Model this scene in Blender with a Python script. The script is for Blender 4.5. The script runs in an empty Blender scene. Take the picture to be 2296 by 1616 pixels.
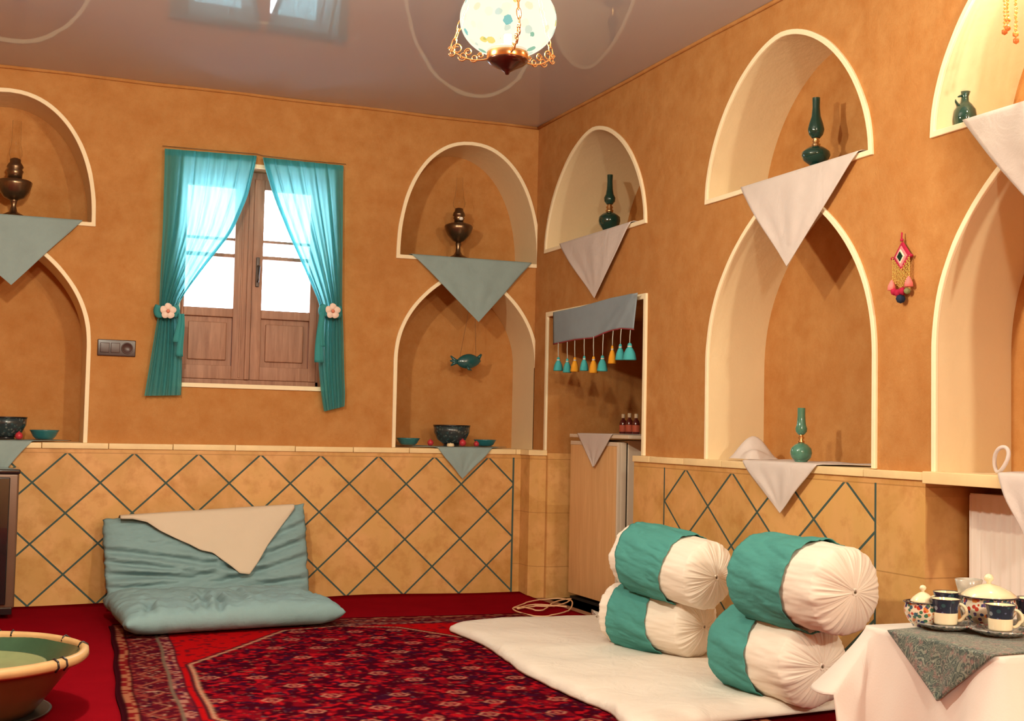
import bpy, bmesh, math, random
import numpy as np
from mathutils import Vector, Matrix, noise
random.seed(7)
PI = math.pi
S = bpy.context.scene
COL = S.collection

# ---------------------------------------------------------------- camera
FPX = 2867.45
CAM = np.array([-2.9832, -7.0682, 0.9658])
YAW, PIT, ROL = 0.38203, 0.05426, 0.02076
_f = np.array([math.sin(YAW)*math.cos(PIT), math.cos(YAW)*math.cos(PIT), math.sin(PIT)])
_r0 = np.array([math.cos(YAW), -math.sin(YAW), 0.0])
_u0 = np.cross(_r0, _f)
RR = math.cos(ROL)*_r0 + math.sin(ROL)*_u0
UU = -math.sin(ROL)*_r0 + math.cos(ROL)*_u0
FF = _f
cd = bpy.data.cameras.new('camera')
cam = bpy.data.objects.new('camera', cd)
COL.objects.link(cam)
cd.sensor_width = 36.0
cd.lens = FPX/2296*36.0
cd.clip_start = 0.05
M = Matrix(((RR[0], UU[0], -FF[0], CAM[0]), (RR[1], UU[1], -FF[1], CAM[1]), (RR[2], UU[2], -FF[2], CAM[2]), (0, 0, 0, 1)))
cam.matrix_world = M
S.camera = cam

# ---------------------------------------------------------------- view + world
S.view_settings.view_transform = 'Standard'
S.view_settings.look = 'None'
S.view_settings.gamma = 1.0
S.view_settings.use_curve_mapping = False
S.view_settings.exposure = -0.24
S.cycles.max_bounces = 10
S.cycles.diffuse_bounces = 5
S.cycles.transparent_max_bounces = 12
S.cycles.sample_clamp_indirect = 6.0
S.cycles.use_denoising = True
W = bpy.data.worlds.new('daylight')
S.world = W
W.use_nodes = True
bg = W.node_tree.nodes['Background']
bg.inputs[0].default_value = (0.86, 0.93, 1.0, 1)
bg.inputs[1].default_value = 15.0

# ---------------------------------------------------------------- lamps of the room, plus an added rear fill
WARM = (1.0, 0.93, 0.73)
def point(name, loc, power, rad=0.06, color=WARM):
    l = bpy.data.lights.new(name, 'POINT')
    l.energy = power; l.shadow_soft_size = rad; l.color = color
    o = bpy.data.objects.new(name, l); COL.objects.link(o); o.location = loc
    return o
PEND = (-1.640, -3.640, 2.163)
point('pendant_bulb', (PEND[0], PEND[1], PEND[2]), 118, 0.028)
point('left_ceiling_lamp_light', (-2.8, -3.45, 2.25), 190, 0.06)
point('entrance_wall_lamp_light', (-0.5, -8.2, 2.25), 310, 0.06)
point('rear_fill_light', (-2.4, -7.9, 2.3), 225, 0.12)  # added fill behind the camera, stands for no known ceiling lamp
point('beaded_lamp_bulb', (-0.10, -4.10, 2.44), 15, 0.02)

# ---------------------------------------------------------------- photo pixel -> point on a real plane
def ray(x, y):
    return FF + RR*(x-1148)/FPX - UU*(y-808)/FPX
def on(x, y, ax, val):
    d = ray(x, y); t = (val-CAM[ax])/d[ax]
    return Vector(CAM+t*d)
def on_x(x, y, X): return on(x, y, 0, X)
def on_y(x, y, Y): return on(x, y, 1, Y)
def on_z(x, y, Z): return on(x, y, 2, Z)
def dist(P): return float(np.linalg.norm(np.array(P)-CAM))
def mpp(P): return dist(P)/FPX       # metres per photo pixel at P

# ---------------------------------------------------------------- tags
def tag(o, label=None, cat=None, group=None, kind=None):
    if label: o['label'] = label
    if cat: o['category'] = cat
    if group: o['group'] = group
    if kind: o['kind'] = kind
    return o
def thing(name, label, cat, loc=(0, 0, 0), rotz=0.0, group=None):
    o = bpy.data.objects.new(name, None); COL.objects.link(o)
    o.empty_display_size = 0.05
    o.location = loc; o.rotation_euler = (0, 0, rotz)
    return tag(o, label, cat, group)
def copy_tree(o, parent=None):
    c = o.copy(); COL.objects.link(c)
    if parent: c.parent = parent
    for ch in [q for q in bpy.data.objects if q.parent == o]:
        copy_tree(ch, c)
    return c

# ---------------------------------------------------------------- mesh collector
class MB:
    def __init__(s): s.v = []; s.f = []; s.mi = []; s.sm = []
    def add(s, vs, fs, mi=0, smooth=True):
        n = len(s.v); s.v += [tuple(v) for v in vs]
        for f in fs:
            s.f.append([i+n for i in f]); s.mi.append(mi); s.sm.append(smooth)
        return s
    def box(s, a, b, mi=0, bev=0.0):
        x0, y0, z0 = [min(p, q) for p, q in zip(a, b)]; x1, y1, z1 = [max(p, q) for p, q in zip(a, b)]
        if bev <= 0:
            vs = [(x0,y0,z0),(x1,y0,z0),(x1,y1,z0),(x0,y1,z0),(x0,y0,z1),(x1,y0,z1),(x1,y1,z1),(x0,y1,z1)]
            return s.add(vs, [(0,3,2,1),(4,5,6,7),(0,1,5,4),(1,2,6,5),(2,3,7,6),(3,0,4,7)], mi, False)
        bm = bmesh.new(); bmesh.ops.create_cube(bm, size=1)
        bmesh.ops.scale(bm, vec=(x1-x0, y1-y0, z1-z0), verts=bm.verts)
        bmesh.ops.translate(bm, vec=((x0+x1)/2, (y0+y1)/2, (z0+z1)/2), verts=bm.verts)
        bmesh.ops.bevel(bm, geom=bm.edges[:], offset=bev, segments=3, affect='EDGES', profile=0.6)
        s.bm(bm, mi, True); return s
    def bm(s, bm, mi=0, smooth=True):
        bm.verts.index_update()
        s.add([v.co[:] for v in bm.verts], [[v.index for v in f.verts] for f in bm.faces], mi, smooth)
        bm.free(); return s
    def lathe(s, prof, seg=32, mi=0, c=(0, 0, 0), smooth=True, sx=1.0, sy=1.0, cap=True, fn=None):
        n = len(prof); vs = []
        for k in range(seg):
            a = 2*PI*k/seg
            for i, (r, z) in enumerate(prof):
                rr = r*(fn(a, i/(n-1)) if fn else 1.0)
                vs.append((c[0]+rr*math.cos(a)*sx, c[1]+rr*math.sin(a)*sy, c[2]+z))
        fs = []
        for k in range(seg):
            k2 = (k+1) % seg
            for i in range(n-1):
                fs.append((k*n+i, k2*n+i, k2*n+i+1, k*n+i+1))
        if cap:
            if prof[0][0] > 1e-5: fs.append([k*n for k in range(seg)][::-1])
            if prof[-1][0] > 1e-5: fs.append([k*n+n-1 for k in range(seg)])
        return s.add(vs, fs, mi, smooth)
    def tube(s, pts, r, seg=8, mi=0, closed=False):
        pts = [Vector(p) for p in pts]; n = len(pts); rs = r if isinstance(r, (list, tuple)) else [r]*n
        vs = []; up = Vector((0, 0, 1)); prev = None
        for i in range(n):
            if closed: t = pts[(i+1) % n]-pts[(i-1) % n]
            else: t = pts[min(i+1, n-1)]-pts[max(i-1, 0)]
            if t.length < 1e-9: t = Vector((0, 0, 1))
            t.normalize()
            if prev is None:
                a = up if abs(t.z) < .9 else Vector((1, 0, 0)); nx = t.cross(a).normalized()
            else:
                nx = (prev-t*prev.dot(t)); nx = nx.normalized() if nx.length > 1e-6 else t.cross(up).normalized()
            prev = nx; ny = t.cross(nx)
            for k in range(seg):
                a = 2*PI*k/seg; vs.append(pts[i]+(nx*math.cos(a)+ny*math.sin(a))*rs[i])
        fs = []
        for i in range(n if closed else n-1):
            j = (i+1) % n
            for k in range(seg):
                k2 = (k+1) % seg; fs.append((i*seg+k, i*seg+k2, j*seg+k2, j*seg+k))
        if not closed:
            fs.append(list(range(seg))[::-1]); fs.append([(n-1)*seg+k for k in range(seg)])
        return s.add(vs, fs, mi, True)
    def grid(s, fn, nu, nv, mi=0, smooth=True):
        vs = [fn(i/nu, j/nv) for j in range(nv+1) for i in range(nu+1)]
        fs = [(j*(nu+1)+i, j*(nu+1)+i+1, (j+1)*(nu+1)+i+1, (j+1)*(nu+1)+i) for j in range(nv) for i in range(nu)]
        return s.add(vs, fs, mi, smooth)
    def build(s, name, mats, parent=None, solid=0.0, subd=0, off=-1.0, recenter=False):
        me = bpy.data.meshes.new(name)
        vs = s.v; o_loc = Vector((0, 0, 0))
        if recenter:
            a = np.array(vs); o_loc = Vector(((a[:,0].min()+a[:,0].max())/2, (a[:,1].min()+a[:,1].max())/2, a[:,2].min()))
            vs = [(v[0]-o_loc[0], v[1]-o_loc[1], v[2]-o_loc[2]) for v in vs]
        me.from_pydata(vs, [], s.f)
        mats = mats if isinstance(mats, (list, tuple)) else [mats]
        for m in mats: me.materials.append(m)
        me.polygons.foreach_set('material_index', s.mi)
        me.polygons.foreach_set('use_smooth', s.sm)
        me.update()
        o = bpy.data.objects.new(name, me); COL.objects.link(o); o.location = o_loc
        if parent: o.parent = parent
        if solid:
            md = o.modifiers.new('thick', 'SOLIDIFY'); md.thickness = solid; md.offset = off
        if subd:
            md = o.modifiers.new('sub', 'SUBSURF'); md.levels = subd; md.render_levels = subd
        return o
def fixn(o):
    bm = bmesh.new(); bm.from_mesh(o.data); bmesh.ops.recalc_face_normals(bm, faces=bm.faces); bm.to_mesh(o.data); bm.free(); return o

# ---------------------------------------------------------------- materials
def newmat(name):
    m = bpy.data.materials.new(name); m.use_nodes = True
    nt = m.node_tree; return m, nt, nt.nodes['Principled BSDF']
def mix(nt, fac, a, b, blend='MIX'):
    n = nt.nodes.new('ShaderNodeMix'); n.data_type = 'RGBA'; n.blend_type = blend
    for sock, v in ((n.inputs[0], fac), (n.inputs[6], a), (n.inputs[7], b)):
        if hasattr(v, 'is_linked') or hasattr(v, 'links'): nt.links.new(v, sock)
        elif isinstance(v, (int, float)): sock.default_value = v
        else: sock.default_value = (*v, 1) if len(v) == 3 else v
    return n.outputs[2]
def noise_n(nt, scale, detail=4, rough=.55, vec=None, dist_=0.0):
    n = nt.nodes.new('ShaderNodeTexNoise'); n.inputs['Scale'].default_value = scale
    n.inputs['Detail'].default_value = detail; n.inputs['Roughness'].default_value = rough; n.inputs['Distortion'].default_value = dist_
    if vec is not None: nt.links.new(vec, n.inputs['Vector'])
    return n.outputs['Fac']
def ramp(nt, src, p0, p1, c0=(0,0,0), c1=(1,1,1)):
    r = nt.nodes.new('ShaderNodeValToRGB'); nt.links.new(src, r.inputs[0])
    r.color_ramp.elements[0].position = p0; r.color_ramp.elements[1].position = p1
    r.color_ramp.elements[0].color = (*c0, 1); r.color_ramp.elements[1].color = (*c1, 1)
    return r.outputs[0]
def math_n(nt, op, a, b=None, c=None):
    n = nt.nodes.new('ShaderNodeMath'); n.operation = op
    for s_, v in zip(n.inputs, (a, b, c)):
        if v is None: continue
        if isinstance(v, (int, float)): s_.default_value = v
        else: nt.links.new(v, s_)
    return n.outputs[0]
def coords(nt, kind='Object', scale=None):
    t = nt.nodes.new('ShaderNodeTexCoord'); v = t.outputs[kind]
    if scale:
        m = nt.nodes.new('ShaderNodeMapping'); m.inputs['Scale'].default_value = scale; nt.links.new(v, m.inputs[0]); v = m.outputs[0]
    return v
def bump(nt, bs, h, strength=.3, d=.01):
    b = nt.nodes.new('ShaderNodeBump'); b.inputs['Strength'].default_value = strength; b.inputs['Distance'].default_value = d
    nt.links.new(h, b.inputs['Height']); nt.links.new(b.outputs[0], bs.inputs['Normal'])
def simple(name, col, rough=.6, metal=0, var=.12, nscale=12, bmp=0, bscale=80, spec=.5, sheen=0, coat=0, trans=0, ior=1.45, bd=.004):
    m, nt, b = newmat(name)
    v = coords(nt); f = noise_n(nt, nscale, 5, .6, v)
    c = mix(nt, f, [x*(1-var) for x in col], [min(1, x*(1+var)) for x in col])
    nt.links.new(c, b.inputs['Base Color'])
    b.inputs['Roughness'].default_value = rough; b.inputs['Metallic'].default_value = metal
    b.inputs['Specular IOR Level'].default_value = spec; b.inputs['Sheen Weight'].default_value = sheen
    b.inputs['Coat Weight'].default_value = coat; b.inputs['Transmission Weight'].default_value = trans; b.inputs['IOR'].default_value = ior
    if bmp: bump(nt, b, noise_n(nt, bscale, 4, .6, v), bmp, bd)
    return m

def clay_mat(name='clay_plaster', k=1.0):
    m, nt, b = newmat(name)
    v = coords(nt)
    big = noise_n(nt, 1.3, 3, .5, v, .6); mid = noise_n(nt, 9, 5, .65, v); fine = noise_n(nt, 160, 3, .7, v)
    c = mix(nt, ramp(nt, big, .3, .7), [.50*k, .236*k, .076*k], [.56*k, .282*k, .096*k])
    c = mix(nt, ramp(nt, mid, .35, .7), c, [.45*k, .19*k, .052*k]); 
    # chopped straw: thin stretched flecks, and trowel streaks
    vs = coords(nt, 'Object', (14, 14, 160)); st = noise_n(nt, 3.0, 2, .5, vs, 1.5)
    c = mix(nt, math_n(nt, 'MULTIPLY', ramp(nt, st, .70, .78), .35), c, (.66, .42, .2))
    c = mix(nt, math_n(nt, 'MULTIPLY', ramp(nt, fine, .3, .75), .16), c, (.30, .11, .035))
    nt.links.new(c, b.inputs['Base Color']); b.inputs['Roughness'].default_value = .92; b.inputs['Specular IOR Level'].default_value = .15
    sc = noise_n(nt, 2.6, 6, .6, coords(nt, 'Object', (1, 1, 2.4)), 2.2)
    c = mix(nt, math_n(nt, 'MULTIPLY', ramp(nt, sc, .66, .72), .28), c, (.64, .40, .22))
    h = math_n(nt, 'ADD', math_n(nt, 'MULTIPLY', mid, .6), math_n(nt, 'ADD', math_n(nt, 'MULTIPLY', fine, .12), big))
    bump(nt, b, h, .55, .02)
    return m
M_CLAY = clay_mat()
M_CREAM = simple('cream_plaster', (.80, .645, .40), .85, var=.05, nscale=4, bmp=.25, bscale=18, spec=.2, bd=.01)
M_TRIM = simple('white_gypsum_trim', (.93, .80, .55), .8, var=.05, nscale=20, bmp=.3, bscale=45, spec=.2)

def tile_mat(name, axis, per, u0, umin, umax, ztop=.803, hz=.315, grout=(.045, .085, .075)):
    """glazed ochre tiles; slim dark teal grout lattice between umin and umax, square joints outside"""
    m, nt, b = newmat(name)
    sep = nt.nodes.new('ShaderNodeSeparateXYZ'); nt.links.new(coords(nt), sep.inputs[0])
    u = sep.outputs[axis]; z = sep.outputs[2]
    uu = math_n(nt, 'DIVIDE', math_n(nt, 'SUBTRACT', u, u0), per)
    vv = math_n(nt, 'DIVIDE', math_n(nt, 'SUBTRACT', z, ztop), hz)
    def line(e, w):
        fr = math_n(nt, 'ABSOLUTE', math_n(nt, 'SUBTRACT', e, math_n(nt, 'ROUND', e)))
        return math_n(nt, 'LESS_THAN', fr, w)
    a = math_n(nt, 'ADD', uu, vv); d = math_n(nt, 'SUBTRACT', uu, vv)
    lat = math_n(nt, 'MAXIMUM', line(a, .021), line(d, .021))
    inside = math_n(nt, 'MULTIPLY', math_n(nt, 'GREATER_THAN', u, umin), math_n(nt, 'LESS_THAN', u, umax))
    inside = math_n(nt, 'MULTIPLY', inside, math_n(nt, 'LESS_THAN', z, ztop-.006))
    e1 = math_n(nt, 'LESS_THAN', math_n(nt, 'ABSOLUTE', math_n(nt, 'SUBTRACT', u, umin)), .0058)
    e2 = math_n(nt, 'LESS_THAN', math_n(nt, 'ABSOLUTE', math_n(nt, 'SUBTRACT', u, umax)), .0058)
    ver = math_n(nt, 'MULTIPLY', math_n(nt, 'MAXIMUM', e1, e2), math_n(nt, 'LESS_THAN', z, ztop))
    g = math_n(nt, 'MAXIMUM', math_n(nt, 'MULTIPLY', lat, inside), ver)
    # one tone per tile
    comb = nt.nodes.new('ShaderNodeCombineXYZ')
    nt.links.new(math_n(nt, 'FLOOR', a), comb.inputs[0]); nt.links.new(math_n(nt, 'FLOOR', d), comb.inputs[1])
    wn = nt.nodes.new('ShaderNodeTexWhiteNoise'); nt.links.new(comb.outputs[0], wn.inputs['Vector'])
    n1 = noise_n(nt, 5, 4, .6, coords(nt), .4); n2 = noise_n(nt, 13, 4, .6, coords(nt))
    c = mix(nt, wn.outputs['Value'], (.53, .275, .078), (.67, .385, .128))
    c = mix(nt, math_n(nt, 'MULTIPLY', ramp(nt, n1, .42, .65), .7), c, (.74, .40, .16))
    c = mix(nt, math_n(nt, 'MULTIPLY', ramp(nt, n2, .48, .75), .55), c, (.42, .17, .03))
    # faint square joints outside the lattice
    jz = line(math_n(nt, 'DIVIDE', math_n(nt, 'SUBTRACT', z, .80), .31), .007)
    out = math_n(nt, 'SUBTRACT', 1.0, inside)
    c = mix(nt, math_n(nt, 'MULTIPLY', math_n(nt, 'MULTIPLY', jz, out), .6), c, (.33, .15, .04))
    c = mix(nt, g, c, grout)
    nt.links.new(c, b.inputs['Base Color'])
    r = math_n(nt, 'ADD', math_n(nt, 'MULTIPLY', g, .35), .38); nt.links.new(r, b.inputs['Roughness'])
    b.inputs['Specular IOR Level'].default_value = .35
    h = math_n(nt, 'SUBTRACT', math_n(nt, 'MULTIPLY', n1, .3), g); bump(nt, b, h, .35, .006)
    return m
WOUT = .03      # the wainscot stands this far in front of the plaster
M_TILE_B = tile_mat('ochre_tile_back', 0, .3345, -2.632, -2.96, -.132)
M_TILE_R = tile_mat('ochre_tile_right', 1, .398, -1.892, -3.262, -1.689)
M_LEDGE = simple('ochre_ledge_tile', (.86, .64, .34), .4, var=.2, nscale=8, bmp=.2, bscale=30)

# ---------------------------------------------------------------- arch profiles (half width fraction at height fraction v)
def arch_pts(w, z0, zs, zt, kind, n=26):
    """right half of an arch outline, from sill up to apex: list of (u, z)"""
    a, b = (1.78, 1/1.75) if kind == 'round' else ((2.2, 1/2.1) if kind == 'full' else (2.3, 1/1.2))
    out = [(w, z0)]
    if zs > z0+1e-4: out.append((w, zs))
    for i in range(1, n+1):
        q = i/n; v = 1-(1-q)**1.6 if kind != 'point' else q
        u = max(0.0, 1-v**a)**b*w
        if i == n: u = 0.0
        out.append((u, zs+(zt-zs)*v))
    return out
class Arch:
    def __init__(s, c, w, z0, zs, zt, kind, depth, wall):
        s.c, s.w, s.z0, s.zs, s.zt, s.kind, s.depth, s.wall = c, w, z0, zs, zt, kind, depth, wall
        h = arch_pts(w, z0, zs, zt, kind)
        s.right = [(c+u, z) for u, z in h]; s.left = [(c-u, z) for u, z in h]
    def outline(s):                     # closed path starting at sill left, over the top, to sill right
        return s.left+s.right[::-1][1:]
    def top(s, x):
        u = abs(x-s.c)
        h = arch_pts(s.w, s.z0, s.zs, s.zt, s.kind)
        for (u0, z0), (u1, z1) in zip(h[:-1], h[1:]):
            if u1-1e-9 <= u <= u0+1e-9 and u0 > u1: return z0+(z1-z0)*(u0-u)/(u0-u1)
        return h[1][1] if len(h) > 1 and abs(h[1][0]-s.w) < 1e-9 and s.zs > s.z0+1e-4 else s.z0
ZL = .852
AB = [Arch(-.428, .428, 1.965, 1.965, 2.645, 'full', .34, 'b'), Arch(-.428, .428, ZL, 1.34, 1.90, 'point', .34, 'b'),
      Arch(-2.985, .428, 2.015, 2.015, 2.660, 'full', .34, 'b'), Arch(-2.985, .428, ZL, 1.34, 1.94, 'point', .34, 'b')]
AR = [Arch(-.782, .617, 2.035, 2.035, 2.612, 'round', .50, 'r'),
      Arch(-2.600, .582, 2.035, 2.035, 2.625, 'round', .30, 'r'), Arch(-2.626, .585, ZL, 1.25, 1.985, 'point', .29, 'r'),
      Arch(-4.130, .585, 2.030, 2.030, 2.625, 'round', .32, 'r'), Arch(-4.138, .582, ZL, 1.25, 1.985, 'point', .32, 'r')]
WIN = (-2.085, -1.285, 1.185, 2.385)     # window opening
DOOR = (-1.412, -.215, 0.0, 1.632)       # recess in right wall
RAD = (-5.30, -3.53, 0.0, .815)          # radiator recess
HT = 2.80
YB, XL, YF = .0, -5.4, -9.6

def P3(wall, a, z, d=0.0):               # point on a wall: a along it, d into it
    return (a, d, z) if wall == 'b' else (d, a, z)
def wall_mesh(mb, wall, a0, a1, holes, mi=0):
    """holes: list of (lo, hi, fn_bottom, fn_top)"""
    xs = {a0, a1}
    for h in holes:
        for x in h[4]: xs.add(round(x, 6))
    xs = sorted(x for x in xs if a0-1e-9 <= x <= a1+1e-9)
    for x0, x1 in zip(xs[:-1], xs[1:]):
        if x1-x0 < 1e-7: continue
        m = (x0+x1)/2; act = sorted([h for h in holes if h[0] < m < h[1]], key=lambda h: h[2])
        z0 = [0.0, 0.0]
        segs = []
        for h in act:
            segs.append((z0[0], z0[1], h[2], h[2])); z0 = [h[3](x0), h[3](x1)]
        segs.append((z0[0], z0[1], HT, HT))
        for (b0, b1, t0, t1) in segs:
            if t0-b0 < 1e-6 and t1-b1 < 1e-6: continue
            vs = [P3(wall, x0, b0), P3(wall, x1, b1), P3(wall, x1, t1), P3(wall, x0, t0)]
            f = (0, 1, 2, 3) if wall == 'b' else (3, 2, 1, 0)
            mb.add(vs, [f], mi, False)
def hole_of(ar): return (ar.c-ar.w, ar.c+ar.w, ar.z0, ar.top, [p[0] for p in ar.left+ar.right])
def rect_hole(r): return (r[0], r[1], r[2], (lambda x, t=r[3]: t), [r[0], r[1]])
def niche(mb, ar, mj=1, mbk=0):
    o = ar.outline(); n = len(o); d = ar.depth
    front = [P3(ar.wall, a, z, 0) for a, z in o]; back = [P3(ar.wall, a, z, d) for a, z in o]
    mb.add(front+back, [(i, i+1, n+i+1, n+i) for i in range(n-1)], mj, True)
    mb.add([front[0], front[-1], back[-1], back[0]], [(0, 1, 2, 3)], mj, False)
    mb.add(back, [list(range(n))[::-1]], mbk, False)
def rect_niche(mb, wall, r, d, mats):
    a0, a1, z0, z1 = r
    q = lambda a, z, dd: P3(wall, a, z, dd)
    mb.add([q(a0,z0,0), q(a0,z1,0), q(a0,z1,d), q(a0,z0,d)], [(0,1,2,3)], mats[0], False)
    mb.add([q(a1,z0,0), q(a1,z1,0), q(a1,z1,d), q(a1,z0,d)], [(0,1,2,3)], mats[0], False)
    mb.add([q(a0,z1,0), q(a1,z1,0), q(a1,z1,d), q(a0,z1,d)], [(0,1,2,3)], mats[1], False)
    mb.add([q(a0,z0,0), q(a1,z0,0), q(a1,z0,d), q(a0,z0,d)], [(0,1,2,3)], mats[1], False)
    if len(mats) > 2 and mats[2] is not None:
        mb.add([q(a0,z0,d), q(a1,z0,d), q(a1,z1,d), q(a0,z1,d)], [(0,1,2,3)], mats[2], False)

# back wall
mb = MB()
wall_mesh(mb, 'b', XL, 0.0, [hole_of(a) for a in AB]+[rect_hole(WIN)])
for a in AB: niche(mb, a)
M_ROUGH = simple('rough_clay_reveal', (.42, .24, .12), .95, var=.3, nscale=20, bmp=.6, bscale=40, spec=.1, bd=.01)
rect_niche(mb, 'b', WIN, .30, [2, 2, None])
fixn(tag(mb.build('wall_back', [M_CLAY, M_CREAM, M_ROUGH]), kind='structure'))
# right wall
mb = MB()
wall_mesh(mb, 'r', YF, 0.0, [hole_of(a) for a in AR]+[rect_hole(DOOR), rect_hole(RAD)])
for a in AR: niche(mb, a)
rect_niche(mb, 'r', DOOR, .95, [0, 0, 0])
rect_niche(mb, 'r', RAD, .30, [3, 0, 0])
fixn(tag(mb.build('wall_right', [M_CLAY, M_CREAM, M_ROUGH, M_TILE_R]), kind='structure'))
# the two walls behind and beside the camera
mb = MB(); mb.box((XL-.1, YF, 0), (XL, 0, HT)); tag(mb.build('wall_left', M_CLAY), kind='structure')
mb = MB(); mb.box((XL-.1, YF-.1, 0), (1.1, YF, HT)); tag(mb.build('wall_front', M_CLAY), kind='structure')
mb = MB(); mb.box((XL-.2, YF-.2, -.08), (1.2, .5, 0)); tag(mb.build('floor', simple('clay_floor', (.3, .14, .07), .9)), kind='structure')

# stretched glossy ceiling film
m, nt, b = newmat('glossy_ceiling_film')
v = coords(nt); n = noise_n(nt, .7, 2, .5, v)
c = mix(nt, n, (.44, .41, .43), (.50, .47, .475)); nt.links.new(c, b.inputs['Base Color'])
b.inputs['Roughness'].default_value = .035; b.inputs['IOR'].default_value = 1.42
wv = noise_n(nt, 2.2, 2, .5, v); bump(nt, b, wv, .10, .02)
mb = MB(); mb.box((XL-.1, YF-.1, HT), (1.1, .5, HT+.08)); tag(mb.build('ceiling', m), kind='structure')
# slim cove bead along both walls
def bar_along(wall, a0, a1, z, d, r, name):
    mb = MB(); mb.tube([P3(wall, a0+(a1-a0)*i/24, z+.003*math.sin(i*1.7), d) for i in range(25)], r, 8)
    return tag(mb.build(name, M_CLAY), kind='structure')
bar_along('b', XL, -.005, HT-.006, -.006, .010, 'trim_1')
bar_along('r', YF, -.005, HT-.006, -.006, .010, 'trim_2')

# ---------------------------------------------------------------- white rims round the openings
tn = 3
def rim(wall, path, closed, wd=.022, th=.012, inset=0.0):
    """flat raised gypsum band running outside a path of (a,z) on the wall"""
    global tn
    n = len(path); mb = MB(); vs = []
    P = [Vector(p) for p in path]; c = sum(P, Vector((0, 0)))/n
    for i in range(n):
        if closed: a_, b_ = P[(i-1) % n], P[(i+1) % n]
        else: a_, b_ = P[max(i-1, 0)], P[min(i+1, n-1)]
        t1 = (P[i]-a_); t2 = (b_-P[i])
        def nrm(t):
            q = Vector((t.y, -t.x)); q = q.normalized() if q.length > 1e-9 else None
            return q
        n1, n2 = nrm(t1), nrm(t2)
        if n1 is None: n1 = n2
        if n2 is None: n2 = n1
        nn = (n1+n2); nn = nn.normalized() if nn.length > 1e-6 else n1
        k = 1/max(.5, nn.dot(n1))
        if nn.dot(P[i]-c) < 0: nn = -nn
        j = 1+.10*noise.noise(Vector((P[i].x*9, P[i].y*9, 0)))
        q = P[i]+nn*wd*k*j; q0 = P[i]
        vs += [P3(wall, q0.x, q0.y, .002), P3(wall, q0.x, q0.y, -th), P3(wall, q.x, q.y, -th), P3(wall, q.x, q.y, .002)]
    fs = []
    for i in range(n if closed else n-1):
        j = (i+1) % n
        for k in range(4): fs.append((i*4+k, j*4+k, j*4+(k+1) % 4, i*4+(k+1) % 4))
    if not closed: fs += [(0, 1, 2, 3), (n*4-1, n*4-2, n*4-3, n*4-4)]
    mb.add(vs, fs, 0, False)
    o = mb.build('trim_%d' % tn, M_TRIM); tn += 1
    fixn(o); tag(o, kind='structure')
    md = o.modifiers.new('b', 'BEVEL'); md.width = .003; md.segments = 2; md.limit_method = 'ANGLE'
def dense(a, b, n=8): return [(a[0]+(b[0]-a[0])*i/n, a[1]+(b[1]-a[1])*i/n) for i in range(n)]
for ar in AB+AR:
    o = ar.outline()
    if ar.z0 > 1.5: rim(ar.wall, o+dense(o[-1], o[0])[1:], True)
    else: rim(ar.wall, o, False)
rim('b', [(WIN[0], WIN[2]), (WIN[0], WIN[3]), (WIN[1], WIN[3]), (WIN[1], WIN[2])], True, .024)
rim('r', [(DOOR[1], .852), (DOOR[1], DOOR[3]), (DOOR[0], DOOR[3]), (DOOR[0], .852)], False, .028)

# ---------------------------------------------------------------- tiled wainscot and ledge
def wain(wall, mat, name, a0, a1, z1=.822, d=WOUT):
    global tn
    mb = MB(); mb.box(P3(wall, a0, 0, .0), P3(wall, a1, z1, -d))
    o = mb.build('trim_%d' % tn, mat); tn += 1; tag(o, kind='structure'); return o
wain('b', M_TILE_B, 'w', XL, -.085)
wain('r', M_TILE_R, 'w', -3.53, -1.375)
wain('r', M_TILE_R, 'w', YF, RAD[0])
# corner pier with its cut edge
mb = MB()
pts = [(-.085, 0), (-.085, -.165), (-.045, -.212), (0.0, -.212), (0.0, 0)]
mb.add([(x, y, 0) for x, y in pts]+[(x, y, .822) for x, y in pts], [(i, (i+1) % 5, 5+(i+1) % 5, 5+i) for i in range(5)]+[(4,3,2,1,0), (5,6,7,8,9)], 0, False)
o = mb.build('trim_%d' % tn, M_TILE_R); tn += 1; tag(o, kind='structure'); fixn(o)
def ledge(wall, a0, a1, d=WOUT+.008, zt=.852, zb=.822, back=0.0, seg=.33):
    global tn
    mb = MB(); a = a0
    while a < a1-1e-6:
        e = min(a+seg, a1); mb.box(P3(wall, a+.0015, zb, back), P3(wall, e-.0015, zt+random.uniform(-.002, .001), -d-random.uniform(0, .002)), 0, .003); a = e
    o = mb.build('trim_%d' % tn, M_LEDGE); tn += 1; tag(o, kind='structure')
ledge('b', XL, -.085)
ledge('r', -3.53, -1.372)
ledge('r', RAD[0], -3.53, d=.045, zt=.855, zb=.813, back=0.0, seg=.6)
mb = MB(); pts2 = [(-.093, 0), (-.093, -.168), (-.048, -.22), (0.0, -.22), (0.0, 0)]
mb.add([(x, y, .822) for x, y in pts2]+[(x, y, .852) for x, y in pts2], [(i, (i+1) % 5, 5+(i+1) % 5, 5+i) for i in range(5)]+[(4,3,2,1,0), (5,6,7,8,9)], 0, False)
o = mb.build('trim_%d' % tn, M_LEDGE); tn += 1; tag(o, kind='structure'); fixn(o)
# tiled lower reveal of the recess, visible beside the fridge
mb = MB(); mb.box((.0, DOOR[1]-.004, 0), (.9, DOOR[1]-.024, .835))
o = mb.build('trim_%d' % tn, M_TILE_R); tn += 1; tag(o, kind='structure')

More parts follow.
